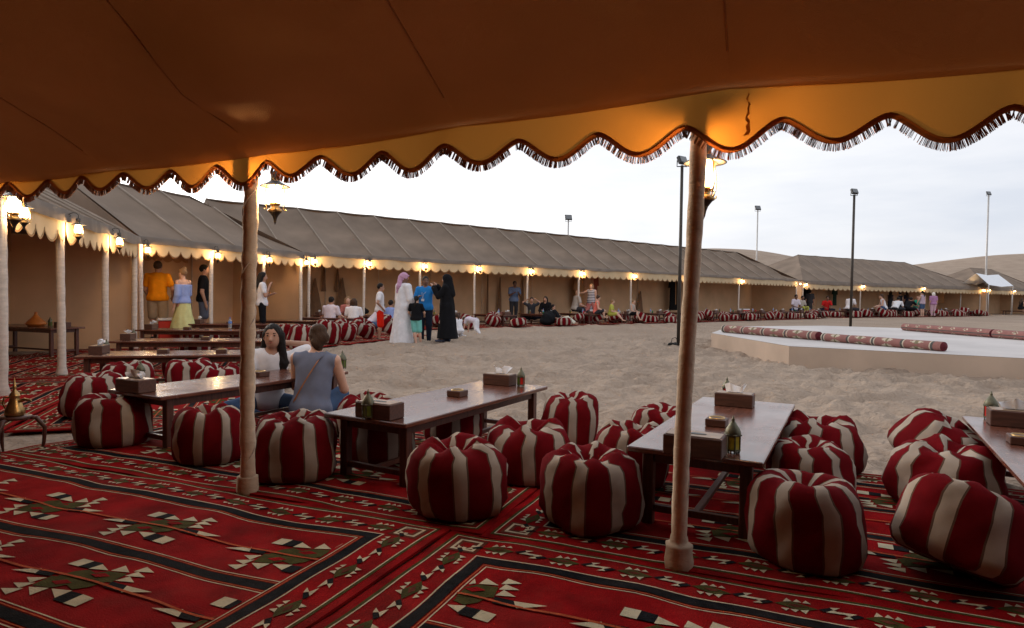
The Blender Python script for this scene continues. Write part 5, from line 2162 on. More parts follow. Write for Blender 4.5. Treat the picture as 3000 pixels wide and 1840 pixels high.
    def torso(T, hem, inf=i_, sleeves=None, neck=.036):
        T.el(A(P + up * .205), A((.086 * wide + inf, .056 * b + inf, .115 + inf)), Rt, .03 * H)
        T.el(A(P + up * .10), A((.076 * wide * b + inf, .056 * b + inf * 1.2, .10)), Rt, .03 * H)
        T.el(A(P + up * .005), A((.084 * wide * b + inf + .010, .062 * b + inf * 1.2 + .012, .085)), Rt, .03 * H)
        T.rc(A(sh[-1]), A(sh[1]), (.026 + inf * .9) * H, (.026 + inf * .9) * H, .03 * H)
        if sleeves:
            for s in (-1, 1):
                if sleeves <= 1:
                    e = sh[s] + (el[s] - sh[s]) * sleeves
                    T.rc(A(sh[s]), A(e), (.027 * b + inf * .7) * H, (.026 * b + inf * 1.0) * H, .012 * H)
                else:
                    T.rc(A(sh[s]), A(el[s]), (.030 * b + inf) * H, (.027 * b + inf) * H, .015 * H)
                    T.rc(A(el[s]), A(el[s] + (wr[s] - el[s]) * min(sleeves - 1, 1) * .96), (.027 * b + inf) * H, (.022 + inf * 1.3) * H, .01 * H)
        T.clip(-up, -(A(P) @ up) - hem * H)
        T.sub_el(A(nk + up * .022 + fw * .010), A((neck, neck, .045)), Rt)

    def folds(amp, k, zl=0.0):
        rs_ = random.random() * 6
        return lambda X: amp * H * np.sin(X[..., 0] * k / H + 2.2 * np.sin(X[..., 2] * 6 / H + rs_) + rs_) * np.cos(X[..., 1] * k * .7 / H + X[..., 2] * 5)
    if top:
        kind, m = top[0], top[1]
        T = Sdf()
        if kind == 'tee':
            torso(T, -.030, sleeves=.62); T.fold = folds(.0030, 60)
        elif kind == 'shirt':
            torso(T, -.035, sleeves=.66, inf=.011); T.fold = folds(.0038, 50)
        elif kind == 'long':
            torso(T, -.06, sleeves=1.95, inf=.012); T.fold = folds(.0038, 50)
        elif kind == 'tank':
            torso(T, -.035, neck=.052)
            for s in (-1, 1):
                T.sub_el(A(sh[s] + lat * s * .036 - up * .005), A((.030, .06, .05)), Rt)
            T.fold = folds(.0032, 60)
        elif kind == 'off':      # off-shoulder blouse
            torso(T, -.01, inf=.012, sleeves=1.6, neck=.05); T.clip(up, (A(nk) @ up) - .055 * H)
        link(kind if kind != 'off' else 'blouse', T.mesh('top', m, vox), root)
    if bottom:
        kind, m = bottom[0], bottom[1]
        T = Sdf()
        if kind in ('shorts', 'trousers'):
            T.el(A(P + up * .005), A((.084 * wide * b + .006, .062 * b + .007, .062)), Rt, .02 * H)
            for s in (-1, 1):
                if kind == 'shorts':
                    e = hp[s] + (kn[s] - hp[s]) * (bottom[2] if len(bottom) > 2 else .88)
                    d = (kn[s] - hp[s]) / np.linalg.norm(kn[s] - hp[s])
                    T.rc(A(hp[s]), A(e), (.049 * b + .006) * H, (.041 * b + .010) * H, .02 * H)
                else:
                    T.rc(A(hp[s]), A(kn[s]), (.048 * b + .006) * H, (.034 * b + .009) * H, .02 * H)
                    T.rc(A(kn[s]), A(an[s] + (kn[s] - an[s]) * .06), (.034 * b + .009) * H, (.026 + .008) * H, .015 * H)
            T.fold = folds(.002, 55)
            link(kind, T.mesh('bottom', m, vox), root)
        elif kind == 'skirt':
            hem = bottom[2]
            T.rc(A(P + np.array((0, 0, .04))), A((P[0], P[1] + .01, hem)), .070 * H, (bottom[3] if len(bottom) > 3 else .13) * H, .02 * H)
            T.el(A(P), A((.092 * b, .07 * b, .06)), Rt, .02 * H)
            T.clip((0, 0, -1), -hem * H); T.clip((0, 0, 1), (pel + .055) * H)
            T.fold = folds(.006, 75)
            link('skirt', T.mesh('bottom', m, vox), root)
        elif kind == 'robe':
            hem = bottom[2]
            rt_, rb_ = bottom[3] if len(bottom) > 3 else (.075, .118)
            T.rc(A(P + up * .20), A((.0, -.015, hem)), rt_ * H, rb_ * H, .03 * H)
            torso(T, -2, inf=.014, sleeves=1.97, neck=.034)
            T.clips = [c for c in T.clips if c[1] < 1e3 and not np.allclose(c[0], -up)]
            T.clip((0, 0, -1), -hem * H)
            T.fold = folds(.0055, 62)
            link('robe', T.mesh('robe', m, vox), root)
        elif kind == 'dress':
            hem = bottom[2]
            T.rc(A(P + up * .06), A((0, 0, hem)), .076 * H * b, (bottom[3] if len(bottom) > 3 else .095) * H, .03 * H)
            torso(T, -2, inf=.010, neck=.05, sleeves=None if len(bottom) < 5 else bottom[4])
            T.clips = [c for c in T.clips if not np.allclose(c[0], -up)]
            T.clip((0, 0, -1), -hem * H)
            if len(bottom) < 5:
                for s in (-1, 1):
                    T.sub_el(A(sh[s] + lat * s * .036 - up * .005), A((.030, .06, .05)), Rt)
            T.fold = folds(.003, 50)
            link('dress', T.mesh('dress', m, vox), root)
    if shoes:
        T = Sdf()
        for s in (-1, 1):
            fd = np.array((.12 * s, 1, 0.)); fd /= np.linalg.norm(fd)
            if an[s][2] > .10:
                fd = np.array((0, .9, -.3))
            T.rc(A(an[s] - fd * .014 + np.array((0, 0, -.020))), A(an[s] + fd * .09 + np.array((0, 0, -.028))), .025 * H, .019 * H, .012 * H)
        link('shoes', T.mesh('shoes', shoes, vox), root)
    # ---- hair / head cover
    hk, hm = hair
    if hk != 'none':
        T = Sdf()
        T.el(A(hc + hz * .016 - hy * .006), A((.0475, .0575, .0575)), Rh, .01 * H)
        if hk in ('long', 'longside'):
            T.rc(A(hc - hy * .030 + hz * .01), A(nk - fw * .050 - up * .03), .042 * H, .050 * H, .03 * H)
            T.rc(A(nk - fw * .052 - up * .02), A(nk - fw * .060 - up * .115), .050 * H, .030 * H, .03 * H)
            for s in (-1, 1):
                T.rc(A(hc + hx * s * .036 - hy * .016 + hz * .01), A(nk + lat * s * .040 - fw * .020), .019 * H, .022 * H, .02 * H)
            if hk == 'longside':
                T.rc(A(hc - hx * .044 - hy * .006), A(nk - lat * .060 + fw * .026 - up * .045), .020 * H, .030 * H, .02 * H)
                T.rc(A(nk - lat * .060 + fw * .026 - up * .045), A(nk - lat * .056 + fw * .055 - up * .135), .030 * H, .015 * H, .02 * H)
        elif hk == 'bob':
            for s in (-1, 1):
                T.rc(A(hc + hx * s * .036 - hy * .012 + hz * .01), A(hc + hx * s * .042 - hy * .020 - hz * .045), .026 * H, .026 * H, .02 * H)
            T.rc(A(hc - hy * .035), A(hc - hy * .030 - hz * .045), .040 * H, .034 * H, .02 * H)
        elif hk == 'bun':
            T.el(A(hc + hz * .062 - hy * .030), A((.026, .026, .026)), Rh, .012 * H)
        elif hk == 'nape':
            T.el(A(hc - hz * .020 - hy * .040), A((.040, .026, .034)), Rh, .02 * H)
            T.rc(A(hc - hy * .03), A(hc - hy * .024 - hz * .055), .034 * H, .026 * H, .02 * H)
        elif hk == 'updo':
            T.el(A(hc - hy * .050 + hz * .004 + hx * .016), A((.038, .030, .036)), Rh, .012 * H)
            T.el(A(hc - hy * .052 - hz * .024 - hx * .014), A((.030, .024, .030)), Rh, .010 * H)
            T.el(A(hc - hy * .030 + hz * .050), A((.040, .036, .026)), Rh, .015 * H)
            T.rc(A(hc - hy * .03), A(hc - hy * .026 - hz * .058), .034 * H, .022 * H, .02 * H)
        elif hk == 'pony':
            T.el(A(hc - hy * .062 + hz * .012), A((.020, .020, .022)), Rh, .01 * H)
            T.rc(A(hc - hy * .070 + hz * .006), A(hc - hy * .078 - hz * .13), .017 * H, .020 * H, .01 * H)
        # open face: cut the front below the hairline
        T.sub_el(A(hc + hy * .058 - hz * .026), A((.046 if hk != 'short' else .050, .058, .066)), Rh)
        if hk in ('short', 'bald'):
            T.sub_el(A(hc + hy * .010 - hz * .062), A((.07, .055, .050)), Rh)
        T.fold = (lambda X: .0035 * np.sin(X[..., 0] * 120 + 2 * np.sin(X[..., 2] * 40)) * np.sin(X[..., 1] * 110 + X[..., 2] * 30))
        link('hair', T.mesh('hair', hm, min(vox, .012)), root)
    for fn in extras:
        fn(root, dict(A=A, P=P, up=up, fw=fw, lat=lat, nk=nk, sh=sh, hc=hc, hx=hx, hy=hy, hz=hz, wr=wr, el=el, H=H, vox=vox, an=an))
    return root


def standing(px, py_top, H, Y):
    """ground place for a standing person whose head top shows at the pixel; Y chosen, height follows"""
    p = atd(px, py_top, Y)
    return p.x, p.y


W_ = lambda n, c, **k: cloth(n, c, **k)
C_WHITE = W_('white', (.70, .69, .72)); C_LILAC = W_('pale_lilac', (.62, .56, .63)); C_ORANGE = W_('orange', (.75, .26, .008)); C_KHAKI = W_('khaki', (.36, .27, .18))
C_BLACK = W_('black', (.010, .010, .012)); C_NAVY = W_('navy', (.016, .020, .035)); C_BLUE = W_('blue', (.025, .20, .52)); C_REDS = W_('red_shorts', (.68, .022, .008))
C_MINT = W_('mint', (.17, .47, .43)); C_DENIM = W_('denim', (.055, .095, .18)); C_GREYSH = W_('slate_shorts', (.10, .11, .15)); C_YSK = W_('pale_yellow', (.60, .60, .28))
C_BLB = W_('light_blue', (.28, .36, .66)); C_REDT = W_('red_tee', (.50, .02, .02)); C_GREYB = W_('grey_blue', (.155, .175, .245)); C_CORAL = W_('coral', (.72, .17, .13))
C_LIME = W_('lime', (.42, .42, .08)); C_STEEL = W_('steel_blue', (.13, .18, .30)); C_BEIGE = W_('beige', (.42, .37, .33)); C_SALM = W_('salmon', (.42, .14, .12))
C_GREEN = W_('green', (.02, .26, .17)); C_DKGREY = W_('charcoal', (.035, .035, .042)); C_CREAMT = W_('cream_trousers', (.62, .60, .50)); C_PINK = W_('pink', (.60, .22, .30))
C_PURP = W_('purple_print', (.40, .20, .36))
C_STRIPE = stripe_mat('striped_dress', (.60, .56, .60), (.035, .035, .05), .075, 2, .55)
C_STRIPE2 = stripe_mat('striped_tank', (.55, .50, .56), (.30, .10, .18), .055, 2, .6)
C_SHOEB = mat('shoe_black', (.012, .012, .012), .6); C_SHOEW = mat('shoe_white', (.6, .6, .6), .6); C_SHOEN = mat('shoe_blue', (.05, .07, .13), .6)
M_KEF = stripe_mat('headcloth_check', (.56, .36, .48), (.40, .17, .30), .022, 2, .55)
LEATHER = mat('strap_leather', (.34, .13, .045), .6, .2, 20)


def strap(root, g):
    """bag strap across the back, right shoulder to left hip"""
    A, P, up, fw, lat, nk = g['A'], g['P'], g['up'], g['fw'], g['lat'], g['nk']
    mb = MB()
    pts = []
    for k in range(13):
        t = k / 12
        p = (nk + lat * .052 - up * .005) * (1 - t) + (P - lat * .085 + up * .005) * t
        bulge = .062 + .018 * math.sin(math.pi * t) - .030 * (t < .01) - .012 * (t > .9)
        p = p - fw * bulge
        pts.append(A(p))
    w = A(lat * .5 + up * .5) * .014
    mb.grid([[p - w for p in pts], [p + w for p in pts]])
    mb.grid([[p - w - A(fw) * .004 for p in pts], [p + w - A(fw) * .004 for p in pts]], 0, True)
    mb.build('bag_strap', LEATHER, root, True)


def necklace(root, g):
    A, nk, up, fw, lat = g['A'], g['nk'], g['up'], g['fw'], g['lat']
    mb = MB()
    mb.tube([A(nk + lat * .045 * math.cos(t) * (1 if math.sin(t) > 0 else .8) + fw * (.035 + .030 * max(math.sin(t), 0)) - up * (.02 + .085 * max(math.sin(t), 0))) for t in np.linspace(-.3, 3.44, 22)], .004, 5)
    mb.build('necklace', M_IRON, root, True)


def headcloth(root, g):
    A, hc, hx, hy, hz, nk, fw, up, lat, H = (g[k] for k in ('A', 'hc', 'hx', 'hy', 'hz', 'nk', 'fw', 'up', 'lat', 'H'))
    T = Sdf()
    T.el(A(hc + hz * .020 - hy * .004), A((.054, .062, .060)), np.array([hx, hy, hz]), .01 * H)
    T.rc(A(hc - hy * .050 + hz * .010), A(nk - fw * .068 - up * .02), .032 * H, .034 * H, .02 * H)
    T.rc(A(nk - fw * .068 - up * .02), A(nk - fw * .075 - lat * .02 - up * .10), .034 * H, .022 * H, .02 * H)
    T.rc(A(hc + hz * .024 + hy * .058 - hx * .03), A(hc + hz * .030 + hy * .058 + hx * .03), .012 * H, .012 * H, .01 * H)
    T.sub_el(A(hc + hy * .070 - hz * .030), A((.046, .056, .056)), np.array([hx, hy, hz]))
    T.fold = (lambda X: .004 * np.sin(X[..., 2] * 90 + X[..., 0] * 60))
    link('headcloth', T.mesh('headcloth', M_KEF, .012), root)


def hijab(root, g):
    A, hc, hx, hy, hz, nk, fw, up, lat, H = (g[k] for k in ('A', 'hc', 'hx', 'hy', 'hz', 'nk', 'fw', 'up', 'lat', 'H'))
    T = Sdf()
    T.el(A(hc + hz * .014 - hy * .004), A((.056, .064, .066)), np.array([hx, hy, hz]), .01 * H)
    T.rc(A(hc - hz * .03 - hy * .005), A(nk - up * .02), .048 * H, .060 * H, .03 * H)
    T.rc(A(nk - up * .02), A(nk - up * .10), .068 * H, .085 * H, .04 * H)
    T.rc(A(hc - hy * .04), A(nk - fw * .075 - up * .12), .045 * H, .05 * H, .04 * H)
    T.sub_el(A(hc + hy * .070 - hz * .010), A((.034, .045, .048)), np.array([hx, hy, hz]))
    link('headscarf', T.mesh('headscarf', C_BLACK, .012), root)


def badge(root, g):
    A, P, up, fw, lat, nk = g['A'], g['P'], g['up'], g['fw'], g['lat'], g['nk']
    mb = MB()
    R = Matrix(((lat[0], fw[0], up[0]), (lat[1], fw[1], up[1]), (lat[2], fw[2], up[2])))
    mb.box(Vector(A(P + up * .115 + fw * .082 + lat * .02)), (.075, .006, .06), 0, R=R)
    mb.build('badge', C_WHITE, root)
    mb = MB()
    for s in (-1, 1):
        mb.tube([A(nk + lat * s * .038 + fw * .02), A(nk + lat * s * .036 + fw * .058 - up * .05), A(P + up * .20 + lat * (.02 + s * .012) + fw * .080), A(P + up * .135 + lat * .02 + fw * .082)], .004, 5)
    mb.build('lanyard', C_WHITE, root)


# ---- the two women at the near table
FAR = dict(vox=.022)
MID = dict(vox=.015)
pw = at(925, 1225)
person('woman in grey-blue sleeveless top with tan strap, seated with her back to the camera', -1.70, 5.45, .001, math.radians(-8) + AE + math.radians(28), 1.58, pel=.10, spine=(0.012, .045, .288), head=(math.radians(28), 0),
       armL=((.03, .07, -.165), (.0, .19, -.09)), armR=((.035, .06, -.165), (-.02, .17, -.10)), legL=((.02, .20, .05), (.0, .24, -.06)), legR=((.04, .22, .05), (.02, .25, -.06)),
       skin=SKIN1, hair=('updo', HAIR_B), top=('tank', C_GREYB), bottom=('trousers', C_DENIM), vox=.011, wide=1.06, build=1.1, extras=(strap,))
person('woman with long black hair and white top, seated behind the near table, arm raised', -2.40, 6.33, 0, math.radians(-158), 1.72, pel=.075, spine=(-.02, .075, .282), head=(math.radians(-12), math.radians(4)),
       armL=((.150, -.03, .06), (-.0, -.075, .075)), armR=((.045, .08, -.155), (-.10, .20, -.140)), legL=CROSS, legR=CROSS,
       skin=SKIN2, hair=('longside', HAIR_D), top=('tee', C_WHITE), bottom=('trousers', C_DENIM), vox=.010, wide=.98, face=True, extras=(necklace,))
# ---- standing under the left tent
x, y = standing(462, 758, 1.84, 14.7)
person('man in orange t-shirt and khaki shorts seen from behind', x, y, 0, math.radians(12), 1.86, armL=((.03, .02, -.17), (.01, .10, -.27)), armR=((.05, .02, -.165), (.02, .12, -.25)), skin=SKIN2, hair=('short', HAIR_B),
       top=('tee', C_ORANGE), bottom=('shorts', C_KHAKI), shoes=C_SHOEB, wide=1.15, build=1.12, **MID)
x, y = standing(537, 781, 1.7, 14.6)
person('woman in blue off-shoulder blouse and pale yellow skirt', x, y, 0, math.radians(75), 1.70, armR=((.03, .03, -.165), (-.03, .10, -.27)), skin=SKIN1, hair=('bun', HAIR_L), top=('off', C_BLB),
       bottom=('skirt', C_YSK, .10, .17), face=True, **MID)
x, y = standing(596, 776, 1.8, 15.4)
person('man in black t-shirt and grey shorts facing right under the left tent', x, y, 0, math.radians(-65), 1.82, skin=SKIN2, hair=('short', HAIR_D), top=('tee', C_BLACK), bottom=('shorts', C_GREYSH), shoes=C_SHOEB, wide=1.1, build=1.12, **MID)
x, y = standing(768, 798, 1.65, 15.6)
person('woman with very long dark hair, white top and black trousers beside the near left post', x, y, 0, math.radians(-70), 1.66, armR=((.03, .05, -.16), (-.02, .10, -.02)), armL=((.02, .06, -.16), (-.06, .14, -.13)), skin=SKIN2,
       hair=('long', HAIR_D), top=('tee', C_WHITE), bottom=('trousers', C_BLACK), shoes=C_SHOEB, wide=.95, **MID)
# ---- the group on the sand
g = at(1110, 994)
person('boy in white t-shirt and red shorts, hand on hip, facing right', g.x, g.y + .1, 0, math.radians(-75), 1.49, armR=HIP, armL=HIP, skin=SKIN2, hair=('short', HAIR_D), top=('tee', C_WHITE), bottom=('shorts', C_REDS, 1.02),
       shoes=C_SHOEB, face=True, build=1.05, **MID)
g = at(1178, 1002)
person('man in long white robe and pink checked headcloth, back half turned', g.x, g.y + .1, 0, math.radians(-48), 1.75, armL=((.03, .01, -.17), (.02, .06, -.31)), armR=((.035, .02, -.17), (.02, .08, -.31)), skin=SKIN3, hair=('none', HAIR_D),
       bottom=('robe', C_WHITE, .022, (.085, .165)), shoes=C_SHOEB, head=(math.radians(-25), 0), wide=1.12, build=1.15, face=True, extras=(headcloth,), **MID)
g = at(1240, 998)
person('man in blue polo shirt with badge, arm stretched towards the woman in black', g.x, g.y + .35, 0, math.radians(172), 1.73, armL=((.115, .09, -.115), (.235, .18, -.055)), armR=((.045, .03, -.165), (-.045, .13, -.115)), skin=SKIN3,
       hair=('short', HAIR_D), top=('shirt', C_BLUE), bottom=('trousers', C_NAVY), shoes=C_SHOEB, head=(math.radians(25), 0), wide=1.1, build=1.08, face=True, extras=(badge,), **MID)
g = at(1218, 1004)
person('girl in black t-shirt and mint shorts seen from behind', g.x, g.y, 0, math.radians(-6), 1.19, armL=((.05, .06, -.15), (.03, .10, -.20)), armR=((.045, .06, -.15), (.03, .13, -.20)), legL=((-.03, .0, -.24), (-.075, -.05, -.465)), legR=((.02, .0, -.24), (.045, .03, -.47)),
       skin=SKIN1, hair=('pony', HAIR_D), top=('tee', C_BLACK), bottom=('shorts', C_MINT, .95), wide=1.08, build=1.12, **MID)
g = at(1307, 1003)
person('woman in black abaya and headscarf facing left, hands raised', g.x, g.y + .1, 0, math.radians(78), 1.67, armL=((.02, .09, -.13), (-.02, .18, .0)), armR=((.02, .07, -.13), (-.05, .17, .02)), skin=SKIN1, hair=('none', HAIR_D),
       bottom=('robe', C_BLACK, .055, (.085, .150)), shoes=C_SHOEN, head=(math.radians(6), 0), face=True, extras=(hijab,), legL=STEPF, **MID)
g = at(1346, 983)
person('child in white kneeling on the sand, back to camera', g.x, g.y, 0, math.radians(40), 1.16, pel=.16, spine=(0, .10, .275), armL=((.03, .08, -.15), (0, .17, -.24)), armR=((.03, .09, -.15), (0, .18, -.24)), legL=((.05, .14, -.12), (.06, -.10, -.125)), legR=((.05, .14, -.12), (.06, -.10, -.125)),
       skin=SKIN1, hair=('pony', HAIR_B), top=('tee', C_WHITE), bottom=('trousers', C_WHITE), wide=1.1, build=1.2, **MID)
g = at(1394, 977)
person('child in white bending down with hands on the sand', g.x, g.y, 0, math.radians(60), 1.12, pel=.36, spine=(0, .27, .06), armL=((.0, .05, -.16), (0, .08, -.31)), armR=((.0, .04, -.16), (0, .06, -.31)), legL=((.02, -.04, -.20), (.01, -.16, -.32)), legR=((.02, .0, -.20), (.01, -.08, -.32)),
       skin=SKIN1, hair=('short', HAIR_B), headdir=(0, .9, -.2), head=(0, math.radians(-60)), top=('tee', C_LILAC), bottom=('trousers', C_WHITE), build=1.15, **MID)

# ---- seated guests at the middle left tables
SIT = dict(pel=.14, spine=(0, .05, .285), legL=CROSS, legR=CROSS)


def seated(px, py_head, Y, yaw, H, label, **k):
    """sitting person whose head top shows at the pixel, at depth Y"""
    kw = dict(SIT); kw.update(k)
    p = atd(px, py_head, Y)
    sitting = (kw['pel'] + .295 + .16) * H
    z = max(p.z - sitting, -.02)
    z = min(z, .28)
    return person(label, p.x, p.y, z, yaw, H, **kw)


seated(965, 872, 19.4, math.radians(-15), 1.8, 'man in pale lilac t-shirt seated with his back turned, left of the boy', armL=LAP, armR=LAP, skin=SKIN2, hair=('short', HAIR_D), top=('tee', C_LILAC), bottom=('trousers', C_DENIM), wide=1.15, build=1.1, **FAR)
seated(1035, 874, 19.6, math.radians(5), 1.72, 'woman in white top seated with her back turned, next to the lilac shirt', armL=LAP, armR=LAP, skin=SKIN1, hair=('bob', HAIR_B), top=('tee', C_WHITE), bottom=('trousers', C_DENIM), wide=1.08, build=1.1, **FAR)
seated(1018, 868, 20.6, math.radians(-160), 1.7, 'woman with sunglasses on her head behind the seated woman in white', armL=LAP, armR=LAP, skin=SKIN1, hair=('bob', HAIR_L), top=('tee', C_SALM), bottom=('trousers', C_DENIM), **FAR)
seated(1082, 880, 19.8, math.radians(-60), 1.7, 'person in lilac shirt leaning forward behind the boy', spine=(0, .20, .22), armL=LAP, armR=LAP, skin=SKIN2, hair=('short', HAIR_D), top=('shirt', C_LILAC), bottom=('trousers', C_DENIM), **FAR)
seated(1140, 882, 20.2, math.radians(-20), 1.65, 'guest in light blue seated behind the white robe', armL=LAP, armR=LAP, skin=SKIN2, hair=('short', HAIR_D), top=('tee', C_BLB), bottom=('trousers', C_DENIM), **FAR)


# ---- far tents: place guests relative to the tent line
def far4(px, dep):
    t = col_on(px, 900, A4 - o4 * dep, C4 - o4 * dep)
    p = (A4 - o4 * dep).lerp(C4 - o4 * dep, t)
    return p.x, p.y


def far5(px, dep):
    t = col_on(px, 900, A5 - o5 * dep, C5 - o5 * dep)
    p = (A5 - o5 * dep).lerp(C5 - o5 * dep, t)
    return p.x, p.y


def fstand(f, px, dep, yaw, H, label, **k):
    x, y = f(px, dep)
    return person(label, x, y, 0, yaw, H, **{**FAR, **k})


def fsit(f, px, dep, yaw, H, label, z=.16, **k):
    x, y = f(px, dep)
    return person(label, x, y, z, yaw, H, **{**SIT, 'armL': LAP, 'armR': LAP, **FAR, **k})


R_ = math.radians
fstand(far4, 1505, 1.3, R_(-165), 1.84, 'man in steel blue shirt standing with bowed head inside the far tent', armL=FRONT, armR=FRONT, skin=SKIN3, hair=('short', HAIR_D), top=('shirt', C_STEEL), bottom=('trousers', C_DKGREY), spine=(0, .05, .288), wide=1.12, build=1.1)
fsit(far4, 1557, -.2, R_(180), 1.75, 'guest with hands behind the head, seated at the far tables', armL=((.11, -.02, .06), (-.02, -.03, .14)), armR=((.11, -.02, .06), (-.02, -.03, .14)), skin=SKIN2, hair=('short', HAIR_D), top=('tee', C_DKGREY), bottom=('trousers', C_NAVY), z=.05)
fsit(far4, 1600, -.6, R_(160), 1.75, 'dark-haired woman in black seated at the far tables', skin=SKIN2, hair=('long', HAIR_D), top=('long', C_BLACK), bottom=('trousers', C_BLACK), z=.1)
fsit(far4, 1684, .2, R_(-70), 1.95, 'bald man in beige t-shirt seated just left of a far post', skin=SKIN1, hair=('none', HAIR_D), top=('tee', C_BEIGE), bottom=('trousers', C_DKGREY), wide=1.15, build=1.2, z=.30)
fsit(far4, 1714, .1, R_(-60), 1.8, 'woman in salmon top bending at the table beside the bald man', spine=(0, .17, .24), skin=SKIN2, hair=('bun', HAIR_B), top=('tee', C_SALM), bottom=('trousers', C_DKGREY), z=.18)
fstand(far4, 1732, .0, R_(150), 1.78, 'woman in striped dress standing with one arm on a far post', armR=((.10, .05, -.05), (.25, .05, -.06)), skin=SKIN1, hair=('bob', HAIR_L), bottom=('dress', C_STRIPE, .22), wide=1.08, build=1.15)
fsit(far4, 1745, -2.0, R_(-100), 1.62, 'girl in coral top seated on a pouf by the sand', legL=SITLOW, legR=SITLOW, skin=SKIN1, hair=('bun', HAIR_B), top=('tank', C_CORAL), bottom=('shorts', C_DKGREY), z=.25)
fsit(far4, 1788, -2.3, R_(-110), 1.42, 'child in lime top with bare legs stretched to the sand', legL=((.03, .22, .03), (.03, .36, -.15)), legR=((.05, .22, .03), (.05, .40, -.15)), skin=SKIN1, hair=('short', HAIR_L), top=('tee', C_LIME), bottom=('shorts', C_LIME), z=.2)
fsit(far4, 1850, -2.3, R_(-125), 1.40, 'boy in grey vest sitting on a pouf at the sand edge', legL=((.03, .22, .03), (.03, .32, -.16)), legR=((.05, .22, .03), (.06, .34, -.16)), skin=SKIN1, hair=('short', HAIR_L), top=('tank', C_BEIGE), bottom=('shorts', C_BLACK), z=.22)
fsit(far4, 1640, -2.2, R_(-110), 1.5, 'guest in cream trousers lounging on the rug beside a dark bag', spine=(0, -.16, .24), legL=((.03, .2, .06), (.02, .40, -.06)), legR=((.05, .2, .05), (.05, .42, -.08)), skin=SKIN2, hair=('short', HAIR_D), top=('tee', C_BLACK), bottom=('trousers', C_CREAMT), z=.0)
# right side
fsit(far5, 2328, -2.1, R_(-170), 2.05, 'boy in lilac shirt seated left of the corner posts', skin=SKIN3, hair=('short', HAIR_D), top=('shirt', C_LILAC), bottom=('trousers', C_NAVY), z=.25)
fsit(far5, 2346, -1.5, R_(-160), 1.95, 'boy in olive shirt seated right beside the lilac one', legL=SITLOW, legR=SITLOW, skin=SKIN3, hair=('short', HAIR_D), top=('shirt', C_BEIGE), bottom=('trousers', C_LIME), z=.25)
fstand(far5, 2372, .6, R_(-20), 1.9, 'woman in dark grey standing at the corner of the hip-roofed tent', skin=SKIN2, hair=('nape', HAIR_D), bottom=('dress', C_DKGREY, .25, .10, .8), wide=1.1, build=1.1)
fsit(far5, 2420, -.2, R_(170), 2.1, 'man in red t-shirt seated with lowered head behind the stage', skin=SKIN3, hair=('short', HAIR_D), top=('tee', C_REDT), bottom=('trousers', C_NAVY), z=.2, spine=(0, .09, .27), wide=1.15)
fsit(far5, 2486, -2.0, R_(-60), 2.3, 'man in white t-shirt seated behind the right floodlight pole', skin=SKIN2, hair=('short', HAIR_D), top=('tee', C_WHITE), bottom=('trousers', C_DKGREY), z=.25, wide=1.1, spine=(0, .1, .27))
fsit(far5, 2592, -2.4, R_(75), 2.2, 'woman in white tank top seated facing left behind the stage', legL=SITLOW, legR=SITLOW, skin=SKIN1, hair=('bun', HAIR_B), top=('tank', C_WHITE), bottom=('shorts', C_DENIM, .6), z=.3, spine=(0, .08, .28))
fsit(far5, 2622, -2.0, R_(-50), 2.3, 'man in white t-shirt leaning over the table behind the stage', skin=SKIN2, hair=('short', HAIR_D), top=('tee', C_WHITE), bottom=('trousers', C_DKGREY), z=.3, spine=(0, .22, .20), wide=1.15)
fsit(far5, 2655, -2.3, R_(-60), 2.3, 'man in black t-shirt leaning forward beside the striped top', skin=SKIN2, hair=('short', HAIR_D), top=('tee', C_BLACK), bottom=('trousers', C_BLACK), z=.3, spine=(0, .22, .20), wide=1.15, armR=((.02, .14, -.10), (0, .28, -.15)))
fstand(far5, 2608, 1.2, R_(-40), 1.95, 'long-haired woman in dark dress inside the hip-roofed tent', skin=SKIN2, hair=('long', HAIR_D), bottom=('dress', C_DKGREY, .3))
fstand(far5, 2636, .6, R_(10), 1.9, 'woman in black tank top seen from behind in the hip-roofed tent', skin=SKIN2, hair=('bun', HAIR_D), top=('tank', C_BLACK), bottom=('trousers', C_BLACK))
fstand(far5, 2655, 1.4, R_(20), 2.0, 'fair-haired guest in dark blue at the back of the hip-roofed tent', skin=SKIN2, hair=('long', HAIR_B), top=('tee', C_NAVY), bottom=('trousers', C_NAVY))
fsit(far5, 2682, -.6, R_(-160), 2.1, 'guest in green seated behind the striped top', skin=SKIN2, hair=('none', HAIR_D), top=('tee', C_GREEN), bottom=('trousers', C_NAVY), z=.3)
fstand(far5, 2702, -2.9, R_(25), 1.92, 'woman in striped tank top and denim shorts seen from behind', armL=((.03, .06, -.16), (.01, .12, -.28)), skin=SKIN1, hair=('pony', HAIR_D), top=('tank', C_STRIPE2), bottom=('shorts', C_DENIM, .72), wide=1.08, build=1.15)
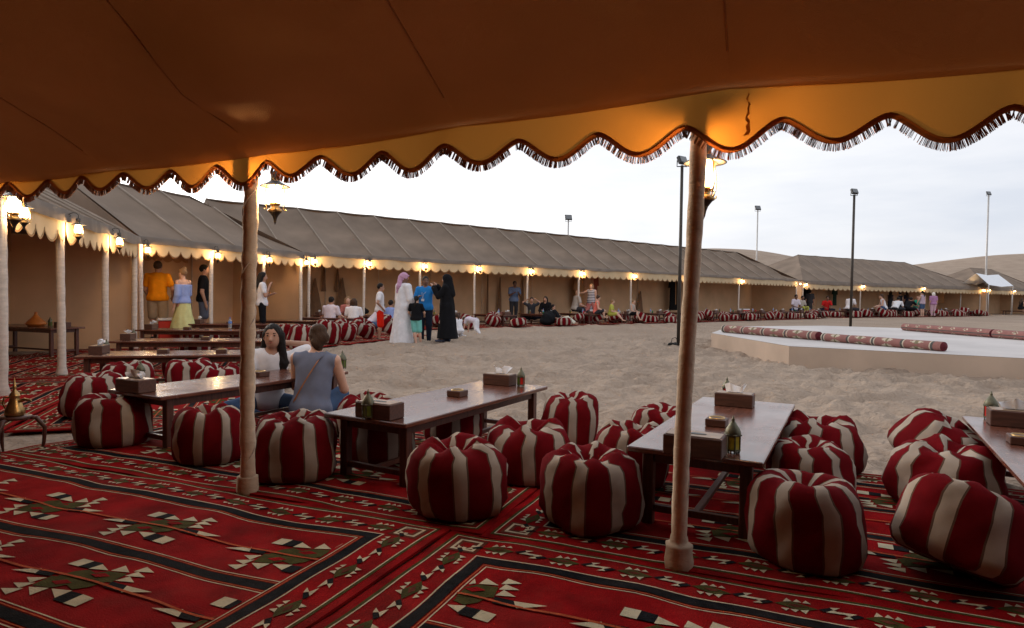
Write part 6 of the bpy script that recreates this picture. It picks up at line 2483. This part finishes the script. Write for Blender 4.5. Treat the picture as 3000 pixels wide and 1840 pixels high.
fstand(far5, 2734, -2.7, R_(-5), 1.86, 'white-haired woman in pink and purple top seen from behind', skin=SKIN1, hair=('bob', HAIR_W), top=('shirt', C_PURP), bottom=('trousers', W_('pale_pink', (.55, .36, .42))), wide=1.08, build=1.2)
x6, y6 = (A6 + (C6 - A6).normalized() * 1.4 + o6 * 2.0).xy
person('long-haired woman in black seated at the right edge', x6, y6, .35, R_(-80), 2.0, **{**SIT, 'armL': LAP, 'armR': LAP, **FAR, 'legL': SITLOW, 'legR': SITLOW, 'skin': SKIN1, 'hair': ('long', HAIR_B), 'top': ('tank', C_BLACK), 'bottom': ('shorts', C_BLACK)})


# ---- bags and a cap
def bag(p, s, m, label, seed):
    S = Sdf()
    S.el((0, 0, s[2] * .5), (s[0] * .5, s[1] * .5, s[2] * .5), None, .05)
    S.el((s[0] * .12, 0, s[2] * .62), (s[0] * .32, s[1] * .42, s[2] * .40), None, .05)
    S.el((-s[0] * .18, s[1] * .1, s[2] * .30), (s[0] * .36, s[1] * .5, s[2] * .30), None, .05)
    S.clip((0, 0, -1), 0)
    S.fold = lambda X: .012 * np.sin(X[..., 0] * 22 + seed) * np.sin(X[..., 2] * 17)
    o = empty('bag', p, seed, label, 'bag', 'bags left on rugs and tables')
    link('body', S.mesh('bag', m, .025), o)
    mb = MB(); mb.tube([(-s[0] * .22, 0, s[2] * .9), (-s[0] * .12, 0, s[2] * 1.18), (s[0] * .12, 0, s[2] * 1.2), (s[0] * .24, 0, s[2] * .88)], .014, 6)
    mb.build('handle', m, o, True)


x, y = far4(1608, -2.0)
bag((x, y, .0), (.95, .5, .55), C_BLACK, 'big black bag on the rug before the far tables', 1.2)
x, y = far4(1522, -1.6)
bag((x, y, .0), (.6, .4, .22), C_NAVY, 'dark bag lying flat on the rug under the far tables', 2.2)
q = on(846, 921); bag(tuple(q), (.40, .26, .16), mat('bag_canvas', (.35, .30, .24), .9), 'beige bag lying on the table right of the long-haired woman', .4)
q = on(860, 917); bag(tuple(q), (.42, .3, .2), C_NAVY, 'navy cap-shaped bag on the table right of the long-haired woman', 1.4)
q = on(1066, 921); bag(tuple(q), (.36, .3, .2), C_BLACK, 'black bag on the table left of the boy in red shorts', .9)
